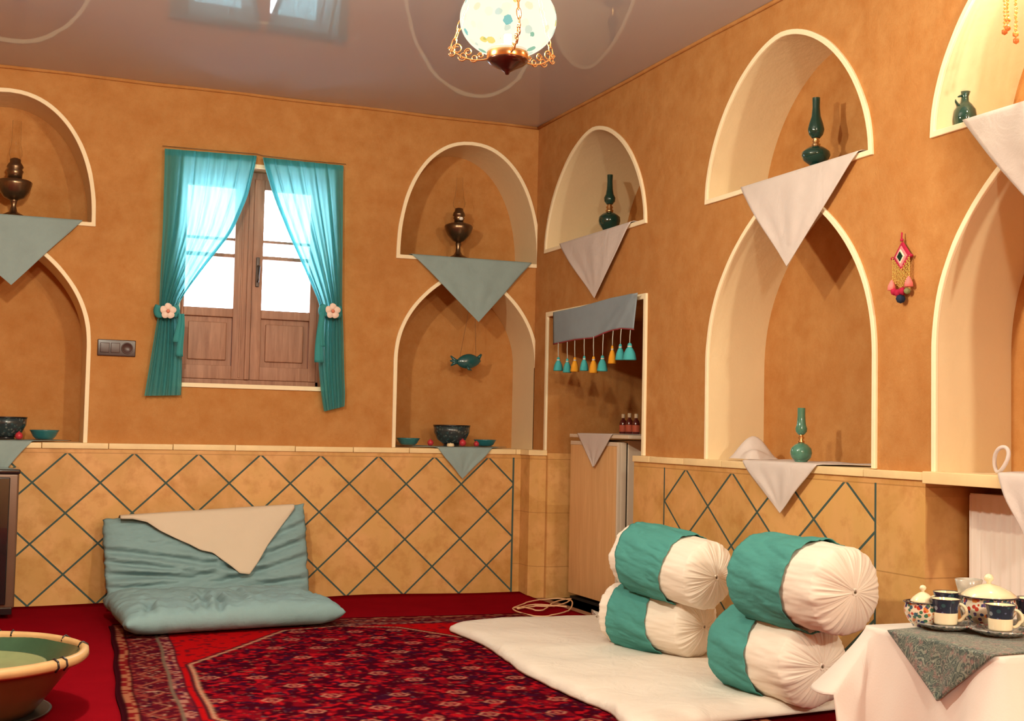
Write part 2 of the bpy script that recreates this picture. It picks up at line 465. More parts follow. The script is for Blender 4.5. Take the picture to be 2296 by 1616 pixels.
# ---------------------------------------------------------------- window
def wood_mat(name, c0, c1, ax='Z', rough=.55, scale=1.0):
    m, nt, b = newmat(name)
    sc = {'Z': (22, 22, 1.6), 'X': (1.6, 22, 22), 'Y': (22, 1.6, 22)}[ax]
    v = coords(nt, 'Object', tuple(s*scale for s in sc)); f = noise_n(nt, 1.6, 6, .65, v, .8)
    v2 = coords(nt); k = noise_n(nt, 3, 2, .5, v2)
    c = mix(nt, ramp(nt, f, .3, .72), c0, c1); c = mix(nt, math_n(nt, 'MULTIPLY', ramp(nt, k, .5, .8), .3), c, [x*.6 for x in c0])
    nt.links.new(c, b.inputs['Base Color']); b.inputs['Roughness'].default_value = rough
    bump(nt, b, f, .25, .004); return m
M_WOOD = wood_mat('weathered_pine', (.27, .12, .07), (.46, .24, .15))
m, nt, b = newmat('window_glass')
nt.nodes.remove(b); g = nt.nodes.new('ShaderNodeBsdfGlossy'); g.inputs[1].default_value = .02
t = nt.nodes.new('ShaderNodeBsdfTransparent'); t.inputs[0].default_value = (.95, .97, 1, 1); ms = nt.nodes.new('ShaderNodeMixShader'); ms.inputs[0].default_value = .06
nt.links.new(t.outputs[0], ms.inputs[1]); nt.links.new(g.outputs[0], ms.inputs[2]); nt.links.new(ms.outputs[0], nt.nodes['Material Output'].inputs[0])
M_GLASS = m
YW = .14
win = thing('window_1', None, None, (0, 0, 0)); win['kind'] = 'structure'
x0, x1, z0, z1 = WIN
mb = MB()
for a, b_ in (((x0-.002, YW-.02, z0-.002), (x0+.022, YW+.06, z1)), ((x1-.022, YW-.02, z0-.002), (x1+.002, YW+.06, z1)), ((x0, YW-.02, z1-.042), (x1, YW+.06, z1+.002)), ((x0, YW-.02, z0-.002), (x1, YW+.06, z0+.032))):
    mb.box(a, b_, 0, .004)
mb.build('window_frame', M_WOOD, win)
mid = on_y(560, 700, YW)[0]
zr = on_y(600, 697, YW)[2]; zp = on_y(600, 716, YW)[2]; m1 = on_y(640, 582, YW)[2]; m2 = on_y(640, 546, YW)[2]; zt_ = on_y(640, 432, YW)[2]
gx = [on_y(px_, 620, YW)[0] for px_ in (413, 523, 586, 694)]
for side in (0, 1):
    a, c = (x0+.020, mid) if side == 0 else (mid+.002, x1-.020)
    sl, sr = (gx[0]-a, c-gx[1]) if side == 0 else (gx[2]-a, c-gx[3])
    zb, zt = z0+.030, z1-.040
    cs = MB()
    for A_, B_ in (((a, YW-.03, zb), (a+sl, YW+.02, zt)), ((c-sr, YW-.03, zb), (c-.001, YW+.02, zt)), ((a+sl, YW-.03, zt_), (c-sr, YW+.02, zt)),
                   ((a+sl, YW-.03, zb), (c-sr, YW+.02, zb+.075)), ((a+sl, YW-.03, zp), (c-sr, YW+.02, zr))):
        cs.box(A_, B_, 0, .003)
    cs.box((a+sl-.01, YW-.015, m1-.010), (c-sr+.01, YW+.01, m1+.010), 0, .002)
    cs.box((a+sl-.01, YW-.015, m2-.007), (c-sr+.01, YW+.01, m2+.007), 0, .002)
    if side == 0: cs.box((mid-.028, YW-.042, zb), (mid-.001, YW-.029, zt), 0, .004); cs.box((mid-.062, YW-.036, zb+.01), (mid-.052, YW-.029, zt-.01), 0, .002)
    ce = cs.build('casement', M_WOOD, win)
    pn = MB(); pn.box((a+sl+.001, YW-.006, zb+.074), (c-sr-.001, YW+.012, zp+.001))
    pn.box((a+sl+.03, YW-.020, zb+.105), (c-sr-.03, YW-.004, zp-.03), 0, .006); pn.build('wood_panel', M_WOOD, ce)
    for q0, q1 in ((zr, m1-.010), (m1+.010, m2-.007), (m2+.007, zt_)):
        g_ = MB(); g_.box((a+sl, YW, q0), (c-sr, YW+.004, q1)); g_.build('glass_pane', M_GLASS, ce)
M_IRON = simple('aged_iron', (.09, .075, .07), .45, .8)
hd = MB(); hx = on_y(578, 600, YW-.04)[0]; ha = on_y(578, 577, YW-.04)[2]; hb = on_y(578, 643, YW-.04)[2]
hd.box((hx-.009, YW-.045, hb), (hx+.009, YW-.030, ha), 0, .003)
hd.tube([(hx, YW-.045, ha-.05), (hx, YW-.085, ha-.055), (hx-.004, YW-.09, ha-.12), (hx-.006, YW-.085, hb+.02)], .006)
hd.build('window_handle', M_IRON, win)

# ---------------------------------------------------------------- curtains
def cloth_mat(name, col, var=.1, rough=.95, weave=700, trans=0.0, transp=0.0, bscale=.15, fold=0.0, streak=False):
    m, nt, b = newmat(name)
    v = coords(nt); n = noise_n(nt, 9, 4, .6, v); w = noise_n(nt, weave*.25, 2, .7, v)
    c = mix(nt, n, [x*(1-var) for x in col], [min(1, x*(1+var)) for x in col])
    nt.links.new(c, b.inputs['Base Color']); b.inputs['Roughness'].default_value = rough; b.inputs['Specular IOR Level'].default_value = .15
    h = w
    if fold: h = math_n(nt, 'ADD', math_n(nt, 'MULTIPLY', w, .12), math_n(nt, 'MULTIPLY', noise_n(nt, 7, 3, .5, v, 1.2), fold))
    bump(nt, b, h, bscale, .01 if fold else .003)
    if trans or transp:
        out = nt.nodes['Material Output']
        tl = nt.nodes.new('ShaderNodeBsdfTranslucent'); tl.inputs[0].default_value = (*[min(1, x**.55) for x in col], 1)
        m1_ = nt.nodes.new('ShaderNodeMixShader'); m1_.inputs[0].default_value = trans
        nt.links.new(b.outputs[0], m1_.inputs[1]); nt.links.new(tl.outputs[0], m1_.inputs[2])
        tp = nt.nodes.new('ShaderNodeBsdfTransparent'); tp.inputs[0].default_value = (*[min(1, x**.45) for x in col], 1)
        m2_ = nt.nodes.new('ShaderNodeMixShader'); m2_.inputs[0].default_value = transp
        if streak:
            sv = coords(nt, 'Object', (26, 1, 1.2)); nt.links.new(math_n(nt, 'MULTIPLY', ramp(nt, noise_n(nt, 2.0, 3, .6, sv), .30, .70, (.35, .35, .35), (1.5, 1.5, 1.5)), transp), m2_.inputs[0])
        nt.links.new(m1_.outputs[0], m2_.inputs[1]); nt.links.new(tp.outputs[0], m2_.inputs[2]); nt.links.new(m2_.outputs[0], out.inputs[0])
    return m
M_CURT = cloth_mat('sheer_teal_cotton', (.09, .45, .50), .12, trans=.60, transp=.15, streak=True)
M_CURT_D = cloth_mat('teal_cotton_band', (.05, .28, .29), .12)
def interp(rows, t):
    for (a, b) in zip(rows[:-1], rows[1:]):
        if a[0] <= t <= b[0]:
            k = (t-a[0])/(b[0]-a[0]) if b[0] > a[0] else 0
            return [p+(q-p)*k for p, q in zip(a[1:], b[1:])]
    return list(rows[-1][1:])
def curtain(label, rows, flower, seed, nb):
    """rows: t, left px x, left px y, right px x, right px y, pleat depth"""
    th = thing('curtain', label, 'curtain', tuple(on_y(rows[0][1], rows[0][2], -.03)))
    th.location = (on_y((rows[0][1]+rows[0][3])/2, rows[0][2], -.03)[0], -.03, on_y(rows[-1][1], rows[-1][2], -.03)[2])
    off = Vector(th.location)
    def fn(s, t):
        l = interp(rows, t); 
        # smooth the guide rows
        e = .025; l1 = interp(rows, max(0, t-e)); l2 = interp(rows, min(1, t+e)); l = [(p+q+r)/3 for p, q, r in zip(l, l1, l2)]
        ph = s*2*PI*nb+seed+1.2*math.sin(t*5+seed)*s
        w = l[4]
        px = l[0]+(l[2]-l[0])*s; py = l[1]+(l[3]-l[1])*s
        d = .035+w*(.5+.5*math.sin(ph))+.25*w*math.sin(2.3*ph+seed)
        p = on_y(px+ (l[2]-l[0])*.012*math.cos(ph), py, -d)
        return p-off
    mb = MB(); mb.grid(fn, 110, 90)
    mb.build('curtain_cloth', M_CURT, th)
    inner_right = rows[0][3] < 580
    def hemf(s, t):
        q = fn(.94+.065*s if inner_right else -.005+.065*s, t*.64); q.y -= .006; return q
    mb = MB(); mb.grid(hemf, 10, 60); mb.build('inner_hem', M_CURT, th)
    def topf(s, t):
        q = fn(s, t*.045); q.y -= .004; return q
    mb = MB(); mb.grid(topf, 110, 5); mb.build('top_hem', M_CURT, th)
    # tie sash wrapped round, with a loose knot tail
    tr = flower[2]; fx, fy = flower[0], flower[1]
    hw = flower[3]
    sash = MB()
    c = on_y(fx, fy, -.055)-off; k = mpp(on_y(fx, fy, -.05))
    n = 40; vs = []
    for i in range(n):
        a = 2*PI*i/n
        for j in range(6):
            zz = (j/5-.5)*24*k*(1+.15*math.sin(3*a))
            vs.append((c.x+hw*k*math.cos(a)*(1-.02*(j-2.5)**2), c.y+.003-.040*math.sin(a), c.z+zz+.006*math.sin(2*a+seed)))
    sash.add(vs, [(i*6+j, ((i+1) % n)*6+j, ((i+1) % n)*6+j+1, i*6+j+1) for i in range(n) for j in range(5)])
    so = sash.build('tie_sash', M_CURT_D, th, solid=.003)
    tl = MB()
    for (dx, ln, sw) in tr:
        p0 = c+Vector((dx*k, -.045, -.01))
        tl.grid(lambda s, t, p0=p0, ln=ln, sw=sw: p0+Vector(((s-.5)*sw*k*(.5+.8*t)+math.sin(t*4+seed)*.006, -.008*math.sin(PI*t)+.006*math.cos(s*7), -ln*k*t)), 6, 14)
    tl.build('sash_tail', M_CURT_D, th, solid=.002)
    fl = MB(); fc = Vector((c.x, c.y-.052, c.z))
    R = 16*k
    for q in range(5):
        a = PI/2+q*2*PI/5
        pts = []
        for i in range(14):
            b_ = 2*PI*i/14
            r1 = R*.50*(1+.06*math.cos(3*b_)); pts.append((fc.x+math.cos(a)*R*.58+r1*math.cos(b_), fc.y-.004-.004*math.cos(b_-a), fc.z+math.sin(a)*R*.58+r1*math.sin(b_)))
        ctr = (fc.x+math.cos(a)*R*.5, fc.y-.002, fc.z+math.sin(a)*R*.5)
        fl.add([ctr]+pts, [(0, 1+i, 1+(i+1) % 14) for i in range(14)])
    fo = fl.build('flower', M_PETAL, th, solid=.003)
    ce = MB(); ce.lathe([(0, -.004), (R*.2, -.003), (R*.24, 0), (R*.1, .004), (0, .005)], 12)
    ceo = ce.build('flower_heart', M_PINK, fo); ceo.location = (fc.x, fc.y-.009, fc.z); ceo.rotation_euler = (PI/2, 0, 0)
    return th
M_PETAL = simple('pale_pink_petal', (.85, .66, .56), .7, var=.1, nscale=60)
M_PINK = simple('coral_heart', (.75, .25, .16), .6)
curtain('sheer teal curtain on the left half of the window, tied back with a flower',
        [(0, 368, 330, 576, 347, .010), (.06, 368, 352, 574, 366, .014), (.2, 366, 430, 556, 440, .020), (.35, 364, 510, 520, 520, .026), (.5, 360, 590, 462, 592, .032),
         (.6, 358, 648, 420, 648, .034), (.66, 357, 683, 398, 683, .030), (.70, 356, 700, 398, 700, .028), (.76, 350, 728, 403, 730, .026), (.88, 338, 800, 408, 803, .022), (.97, 326, 872, 406, 875, .018), (1.0, 322, 893, 405, 890, .018)],
        (374, 699, [(24, 62, 14), (30, 92, 12)], 27), 1.0, 6)
curtain('sheer teal curtain on the right half of the window, tied back with a flower',
        [(0, 590, 350, 772, 369, .010), (.06, 594, 372, 772, 386, .014), (.2, 616, 445, 770, 455, .020), (.35, 648, 525, 768, 530, .026), (.5, 684, 605, 767, 608, .030),
         (.58, 706, 655, 767, 657, .032), (.63, 718, 685, 767, 686, .030), (.67, 719, 700, 768, 702, .028), (.74, 713, 735, 770, 737, .026), (.86, 714, 820, 772, 822, .022), (.96, 722, 900, 775, 895, .018), (1.0, 728, 928, 772, 915, .018)],
        (741, 699, [(-22, 75, 14), (-26, 110, 16)], 26), 2.2, 6)
mb = MB(); mb.tube([on_y(364, 327, -.03)+Vector((0, 0, 0)), on_y(480, 337, -.03), on_y(576, 345, -.03), on_y(590, 349, -.03), on_y(690, 360, -.03), on_y(776, 368, -.03)], .0015, 6)
tag(mb.build('curtain_wire', M_IRON, recenter=True), 'thin wire the two teal curtains hang from, above the window', 'wire')

# ---------------------------------------------------------------- switch plate
M_BRN = simple('dark_brown_plastic', (.045, .020, .018), .3)
M_BRN2 = simple('brown_plastic_rocker', (.07, .035, .03), .35)
a = on_y(219, 760, 0); b_ = on_y(303, 800, 0)
sp = thing('switch_plate', 'dark brown switch and socket plate on the wall left of the window', 'switch plate', ((a.x+b_.x)/2, 0, b_.z))
mb = MB(); w2 = (b_.x-a.x)/2; hh = a.z-b_.z
mb.box((-w2, -.012, 0), (w2, 0.001, hh), 0, .004); mb.build('plate', M_BRN, sp)
for i in range(2):
    mb = MB(); mb.box((-w2*.86+i*w2*.55, -.016, hh*.2), (-w2*.86+i*w2*.55+w2*.48, -.010, hh*.8), 0, .003); mb.build('rocker_switch', M_BRN2, sp)
mb = MB(); mb.lathe([(0, .002), (.022, .002), (.026, .006), (.030, .007), (.031, 0)], 28, cap=False)
o = mb.build('socket', M_BRN2, sp); o.location = (w2*.55, -.011, hh/2); o.rotation_euler = (PI/2, 0, 0)

# ---------------------------------------------------------------- niche cloths
M_GREYBLUE = cloth_mat('grey_blue_linen', (.27, .36, .36), .12, fold=1.3, bscale=.55)
M_WHITE = cloth_mat('white_voile', (.70, .62, .58), .07, trans=.12, fold=1.2, bscale=.5)
M_WHITE2 = cloth_mat('white_cotton', (.85, .76, .68), .04, fold=.4, bscale=.25)
def niche_cloth(label, wall, a_l, a_r, zs, tip, mat, back=.22, group=None, d0=.020, sag=0.0, inner=None, hem=None):
    """square of cloth laid corner-forward over a sill: a flat part on the sill and a hanging triangle"""
    rn = random.Random(hash(label) % 999)
    ph = len(label)*.7
    il, ir = inner or (a_l+.01, a_r-.01)
    def fn(s, t):
        if t < .3:              # on the sill, from the back to the edge
            k = t/.3; wl = il+(a_l-il)*k; wr = ir+(a_r-ir)*k
            a = wl+(wr-wl)*s; d = back*(1-k)-d0*k
            return P3(wall, a, zs+.006+.004*math.sin(s*11+k*3+ph)**2*(1-k), d)
        k = (t-.3)/.7
        a = (a_l+(a_r-a_l)*s)*(1-k)+tip[0]*k
        z = (zs+.004)*(1-k)+tip[1]*k - sag*math.sin(PI*s)*(1-k)*(k)
        d = -d0-.004*math.sin(min(1, k*8)*PI/2)-(.006*(math.sin(s*9+ph)*.5+.5)+.0035*(math.sin(s*23+ph*2+k*3)*.5+.5))*math.sin(PI*min(1, k*1.2)) - .008*k
        return P3(wall, a+.006*math.sin(k*9+ph)*(1-k)*(s-.5), z, d)
    mb = MB(); mb.grid(fn, 40, 46)
    o = mb.build('niche_cloth', mat, recenter=True, solid=.0025, off=0.0)
    return tag(o, label, 'cloth', group)
def A_y(px, py, d=-.03): p = on_y(px, py, d); return (p.x, p.z)
def A_x(px, py, d=-.03): p = on_x(px, py, d); return (p.y, p.z)
G1 = 'grey blue niche cloths'; G2 = 'white niche cloths'
l, r = A_y(925, 567)[0], A_y(1194, 575)[0]
niche_cloth('grey blue triangular cloth hanging from the shelf niche right of the window', 'b', l, r, 1.967, A_y(1073, 722), M_GREYBLUE, group=G1, back=.30)
l, r = -3.38, A_y(186, 488)[0]
niche_cloth('grey blue triangular cloth hanging from the shelf niche at the left edge', 'b', l, r, 2.017, A_y(25, 639), M_GREYBLUE, group=G1, back=.30)
l, r = A_y(978, 1004)[0], A_y(1102, 1006)[0]
niche_cloth('small grey blue cloth point over the tiled ledge under the floral bowl', 'b', l, r, .853, A_y(1036, 1073, -.05), M_GREYBLUE, group=G1, back=.27, d0=.045, inner=(-.82, -.06))
niche_cloth('small grey blue cloth point over the tiled ledge at the left edge', 'b', -3.12, A_y(70, 992)[0], .853, (A_y(-8, 1075)[0], A_y(10, 1075, -.05)[1]), M_GREYBLUE, group=G1, back=.27, d0=.045, inner=(-3.38, -2.60))
l, r = A_x(1412, 503)[0], A_x(1250, 540)[0]
niche_cloth('white triangular cloth below the narrow niche nearest the room corner', 'r', l, r, 2.037, A_x(1333, 668), M_WHITE, group=G2)
l, r = A_x(1922, 345)[0], A_x(1655, 430)[0]
niche_cloth('white triangular cloth below the middle upper niche on the right wall', 'r', l, r, 2.037, A_x(1765, 597), M_WHITE, group=G2)
l, r = -4.62, A_x(2150, 275)[0]
niche_cloth('white triangular cloth below the bright upper niche at the right edge', 'r', l, r, 2.032, (-4.17, 1.54), M_WHITE, group=G2)
l, r = A_x(1830, 1042, -.05)[0], A_x(1662, 1037, -.05)[0]
niche_cloth('white cloth point over the tiled ledge under the small green glass lamp', 'r', l, r, .853, A_x(1752, 1150, -.05), M_WHITE, group=G2, back=.24, d0=.045, inner=(-3.15, -2.10))
niche_cloth('white cloth point over the ledge above the radiator', 'r', -4.35, A_x(2237, 1050, -.05)[0], .857, (-4.03, .66), M_WHITE, group=G2, back=.24, d0=.052, inner=(-4.6, -3.75))
# crumpled bit of each ledge cloth
mb = MB(); c = on_x(1690, 1022, .10)
mb.grid(lambda s, t: (c.x+(t-.5)*.16, c.y+(s-.5)*.17, .862+.075*max(0, math.sin(PI*s))**.7*max(0, math.sin(PI*t))**.8*(1+.35*math.sin(9*s+5*t))), 24, 16)
tag(mb.build('cloth_knot', M_WHITE, recenter=True), 'bunched-up white cloth at the left end of the niche sill with the small green lamp', 'cloth')
mb = MB(); c = on_x(2244, 1034, -.01); pts = []
for i in range(36):
    a = 2*PI*i/36; pts.append((c.x+.004*math.sin(2*a), c.y-.028*math.cos(a)-.012*math.sin(a), .862+.042+.040*math.sin(a)))
mb.tube(pts, .0065, 8, closed=True)
tag(mb.build('cloth_loop', M_WHITE, recenter=True), 'rolled white cloth loop standing on the ledge above the radiator', 'cloth')

# ---------------------------------------------------------------- valance with tassels
M_VAL = cloth_mat('blue_grey_velvet', (.27, .335, .38), .12, fold=.8, bscale=.35)
M_RED = simple('dark_red_piping', (.30, .04, .05), .8)
M_TTEAL = cloth_mat('teal_thread', (.07, .42, .44), .2); M_TGOLD = cloth_mat('golden_yellow_thread', (.80, .36, .03), .15); M_CORD = simple('pale_cord', (.6, .62, .55), .8)
va_off = Vector((-.03, -.8, 1.45))
va = thing('tasselled_valance', 'blue grey valance with teal and yellow tassels pinned over the square recess', 'valance', tuple(va_off))
top = [(1241, 700), (1300, 688), (1370, 668), (1430, 656)]; bot = [(1241, 771), (1290, 761), (1330, 757), (1365, 742), (1392, 736), (1421, 738)]
def pl(pts, s):
    k = s*(len(pts)-1); i = min(int(k), len(pts)-2); f = k-i; f2 = f
    return (pts[i][0]+(pts[i+1][0]-pts[i][0])*f2, pts[i][1]+(pts[i+1][1]-pts[i][1])*f2)
def vfn(s, t):
    a = pl(top, s); b = pl(bot, s)
    fold = .012*math.exp(-((s-.55-.4*(1-t))/.05)**2)+.010*math.exp(-((s-.72-.25*(1-t))/.05)**2)+.006*math.sin(s*8)
    return on_x(a[0]+(b[0]-a[0])*t, a[1]+(b[1]-a[1])*t, -.028-fold)-va_off
mb = MB(); mb.grid(vfn, 60, 16); mb.build('valance_cloth', M_VAL, va, solid=.003)
mb = MB(); mb.tube([vfn(i/40, 1.0) for i in range(41)], .0045, 6); mb.build('red_piping', M_RED, va)
tass = [(1252, 771, 800, 832, 0, 20), (1272, 766, 803, 836, 0, 18), (1289, 763, 800, 834, 1, 18), (1310, 760, 797, 832, 0, 18), (1331, 757, 798, 837, 1, 19), (1351, 750, 796, 833, 0, 22), (1373, 744, 774, 816, 1, 17), (1391, 740, 770, 808, 0, 20), (1412, 739, 768, 808, 0, 28)]
for (px, y0, y1, y2, kd, wd) in tass:
    p0 = on_x(px+(2 if px > 1340 else 0), y0-3, -.034)-va_off; p1 = on_x(px, y1, -.036)-va_off; k = mpp(on_x(px, y1, -.03)); h = (y2-y1)*k*.97
    tz = MB(); r = wd*.5*k
    tz.lathe([(r, -h), (r*1.02, -h*.92), (r*.85, -h*.6), (r*.55, -h*.36), (r*.30, -h*.25), (r*.36, -h*.15), (r*.28, -h*.05), (0, 0)], 30, c=tuple(p1), fn=lambda a, q: 1+.09*math.cos(15*a)*(1-q))
    to = tz.build('tassel', M_TGOLD if kd else M_TTEAL, va)
    if kd: to['label'] = 'golden yellow tassel'
    st = MB(); st.tube([p0, (p0+p1)/2+Vector((-.001, 0, 0)), p1], .0022, 6); st.build('cord', M_CORD, to)
    bd = MB(); bd.lathe([(r*.33, -.004), (r*.40, 0), (r*.33, .004)], 12, c=(p1.x, p1.y, p1.z-h*.22)); bd.build('binding', M_CORD, to)

# ---------------------------------------------------------------- fridge with wooden front
M_FWOOD = wood_mat('varnished_pine_door', (.70, .40, .17), (.84, .54, .26), 'Z', .4)
M_FWHT = simple('ivory_enamel', (.72, .60, .46), .4, var=.03)
M_BLK = simple('black_rubber', (.012, .01, .01), .6)
XF = .10
pa = on_x(1281, 972, XF); pb = on_x(1386, 1000, XF); pc = on_x(1402, 1000, XF+.05)
fr = thing('refrigerator', 'small refrigerator with a pine panel door standing in the square recess', 'refrigerator', (XF, (pa.y+pb.y)/2, 0))
ya, yb = pa.y-fr.location.y, pb.y-fr.location.y
ztop = on_x(1281, 972, XF).z
zd = ztop-.034
mb = MB(); mb.box((.06, yb, .025), (.52, ya, zd+.004), 0, .006); mb.build('cabinet', M_FWHT, fr)
mb = MB(); mb.box((-.002, yb+.010, .045), (.014, ya, zd-.028), 0, .002)
dp = mb.build('door_panel', M_FWOOD, fr)
mb = MB(); mb.box((.014, yb-.004, .04), (.050, ya, zd-.006), 0, .004); mb.box((-.004, yb-.004, .04), (.016, yb+.010, zd-.006), 0, .003); mb.box((-.004, yb+.01, zd-.028), (.015, ya, zd-.006), 0, .003)
mb.build('door_frame', M_FWHT, fr)
mb = MB(); mb.box((.050, yb+.006, .045), (.062, ya-.006, zd-.01)); mb.build('door_seal', M_BLK, fr)
mb = MB(); mb.box((-.01, yb-.14, ztop-.020), (.54, ya+.002, ztop), 0, .003); mb.build('worktop', M_FWHT, fr)
mb = MB(); mb.box((.01, yb, 0.012), (.5, ya, .026)); mb.build('plinth', M_BLK, fr)
# cloth on the fridge
t_l = on_x(1293, 974, XF-.02); t_r = on_x(1372, 973, XF-.02); tp = on_x(1329, 1047, XF-.025)
def ffn(s, t):
    if t < .3:
        k = t/.3; return (XF+.26*(1-k)-.016*k, (t_r.y+(t_l.y-t_r.y)*s), ztop+.004)
    k = (t-.3)/.7
    a = (t_r.y+(t_l.y-t_r.y)*s)*(1-k)+tp.y*k
    return (XF-.018-.006*math.sin(s*8)**2*k, a, (ztop+.003)*(1-k)+tp.z*k)
mb = MB(); mb.grid(ffn, 24, 30)
tag(mb.build('fridge_cloth', M_WHITE, recenter=True, solid=.0025, off=0), 'small white triangular cloth hanging over the front of the refrigerator', 'cloth', G2)
# bottles on the fridge
M_SAUCE = simple('dark_red_sauce_glass', (.10, .015, .012), .15, coat=.4); M_CAP = simple('pale_cap', (.62, .48, .32), .5); M_LAB = simple('red_paper_label', (.50, .10, .05), .6)
def bottle(px, X, label, hpx=46):
    p = on_x(px, 972, X); p.z = ztop+.001; k = mpp(p)
    b0 = thing('bottle', label, 'bottle', tuple(p), group='bottles on the refrigerator')
    r = 8.5*k; h = hpx*k
    mb = MB(); mb.lathe([(r*.9, 0), (r, .004), (r, h*.55), (r*.8, h*.66), (r*.38, h*.74), (r*.36, h*.84)], 20); mb.build('glass_body', M_SAUCE, b0)
    mb = MB(); mb.lathe([(r*.48, h*.80), (r*.5, h*.81), (r*.5, h*.97), (r*.42, h)], 16); mb.build('cap', M_CAP, b0)
    mb = MB(); mb.lathe([(r*1.02, h*.14), (r*1.03, h*.15), (r*1.03, h*.45), (r*1.02, h*.46)], 20, cap=False); mb.build('paper_label', M_LAB, b0)
bottle(1397, .34, 'dark red sauce bottle on the refrigerator, leftmost of three')
bottle(1411, .30, 'dark red sauce bottle on the refrigerator, between two others', 48)
bottle(1426, .28, 'dark red sauce bottle on the refrigerator, nearest the recess edge', 47)

# ---------------------------------------------------------------- oil lamps
M_BRASS = simple('dark_aged_brass', (.20, .13, .075), .28, .9, var=.25, nscale=30)
M_BRASS2 = simple('polished_brass', (.62, .40, .18), .25, .95)
def glass_mat(name, col, rough=.04, ts=.0, dens=1.0):
    m, nt, b = newmat(name)
    v = coords(nt); n = noise_n(nt, 25, 3, .5, v)
    c = mix(nt, n, [x*.75 for x in col], [min(1, x*1.2) for x in col]); nt.links.new(c, b.inputs['Base Color'])
    b.inputs['Roughness'].default_value = rough; b.inputs['Transmission Weight'].default_value = ts; b.inputs['Coat Weight'].default_value = .6; b.inputs['Coat Roughness'].default_value = .03
    return m
M_GG = glass_mat('deep_green_glass', (.010, .060, .045), .06, .25)
M_GG2 = glass_mat('sea_green_glass', (.09, .28, .20), .12, .25)
m, nt, b = newmat('clear_chimney_glass')
nt.nodes.remove(b); g = nt.nodes.new('ShaderNodeBsdfGlossy'); g.inputs[1].default_value = .03
t = nt.nodes.new('ShaderNodeBsdfTransparent'); t.inputs[0].default_value = (.96, .95, .93, 1); ms = nt.nodes.new('ShaderNodeMixShader')
lw = nt.nodes.new('ShaderNodeLayerWeight'); lw.inputs[0].default_value = .12; nt.links.new(math_n(nt, 'MULTIPLY', lw.outputs['Fresnel'], .5), ms.inputs[0])
nt.links.new(t.outputs[0], ms.inputs[1]); nt.links.new(g.outputs[0], ms.inputs[2]); nt.links.new(ms.outputs[0], nt.nodes['Material Output'].inputs[0])
M_CLEAR = m
M_WHT = simple('white_ceramic', (.85, .83, .78), .3)
def oil_lamp(name, label, p, k, base, font, burner, chim, mats, fac=0, extra=None, group=None):
    """profiles in photo pixels (radius, height above base)"""
    th = thing(name, label, 'oil lamp', tuple(p), group=group)
    sc = lambda pr: [(r*k, z*k) for r, z in pr]
    fn = (lambda a, q: 1+.035*abs(math.cos(fac*a))) if fac else None
    for nm, pr, mt, f_ in (('foot', base, mats[0], None), ('font', font, mats[1], fn), ('burner', burner, mats[2], None), ('chimney', chim, mats[3], None)):
        mb = MB(); mb.lathe(sc(pr), 40, fn=f_, cap=(nm != 'chimney')); mb.build(nm, mt, th)
    return th
p = on_y(1027, 570, .16); p.z = 1.975; k = mpp(p)
lb = oil_lamp('oil_lamp', 'dark brass oil lamp with a clear chimney in the upper niche right of the window', p, k,
    [(0, 0), (27, 0), (27, 3), (20, 8), (10, 13), (6, 20), (5, 30), (7, 38), (5, 42)], [(5, 41), (13, 45), (24, 56), (30, 68), (32, 76), (30, 80), (22, 83), (11, 87)],
    [(10, 86), (11, 92), (13, 95), (11, 99), (14, 101), (13, 107), (10, 111), (9, 117), (4, 119)], [(9, 116), (13, 122), (14, 130), (10, 145), (8, 165), (7.5, 188)], [M_BRASS, M_BRASS, M_BRASS, M_CLEAR], group='brass oil lamps')
mb = MB(); mb.lathe([(0, -4*k), (4*k, -3*k), (5*k, 0), (4*k, 3*k), (0, 4*k)], 16); o = mb.build('wick_knob', M_WHT, lb); o.location = (0, -15*k, 93*k); o['label'] = 'round white wick knob'
mb = MB(); mb.tube([(0, -8*k, 93*k), (0, -14*k, 93*k)], 1.2*k); mb.build('wick_rod', M_BRASS, lb)
p = on_y(30, 472, .14); p.z = 2.030; k = mpp(p)
la = oil_lamp('oil_lamp', 'faceted dark brass oil lamp with tall clear chimney in the niche at the left edge', p, k,
    [(0, 0), (26, 0), (26, 3), (18, 7), (8, 12), (5, 24), (7, 34), (9, 38)], [(9, 37), (20, 42), (29, 55), (33, 68), (34, 75), (30, 78), (16, 81)],
    [(14, 80), (15, 92), (17, 97), (14, 101), (17, 106), (14, 112), (11, 116), (11, 122), (5, 125)], [(9, 122), (13, 130), (13, 140), (10, 152), (9, 180), (9, 205)], [M_BRASS, M_BRASS, M_BRASS, M_CLEAR], fac=8, group='brass oil lamps')
p = on_x(1366, 503, .20); p.z = 2.043; k = mpp(p)
oil_lamp('glass_oil_lamp', 'dark green faceted glass lamp in the narrow niche nearest the room corner', p, k,
    [(0, 0), (12, 0), (11, 3), (14, 8), (12, 13), (7, 18)], [(7, 17), (14, 26), (22, 38), (24, 46), (23, 55), (15, 62), (8, 66)],
    [(8, 65), (9, 70), (6, 73), (8, 77), (5, 81), (7, 85)], [(7, 84), (12, 90), (13, 98), (9, 106), (7, 118), (6, 135), (6.5, 150)], [M_GG, M_GG, M_BRASS2, M_GG], fac=5, group='green glass lamps')
p = on_x(1829, 372, .13); p.z = 2.043; k = mpp(p)
oil_lamp('glass_oil_lamp', 'tall dark green glass lamp in the middle upper niche on the right wall', p, k,
    [(0, 0), (16, 0), (15, 4), (11, 12), (12, 20), (14, 26)], [(14, 25), (26, 34), (31, 44), (30, 52), (20, 60), (10, 66)],
    [(9, 65), (10, 69), (6, 72), (8, 76), (6, 80), (9, 84)], [(9, 83), (15, 90), (18, 101), (15, 115), (10, 130), (8, 150), (8.5, 171)], [M_GG, M_GG, M_BRASS2, M_GG], group='green glass lamps')
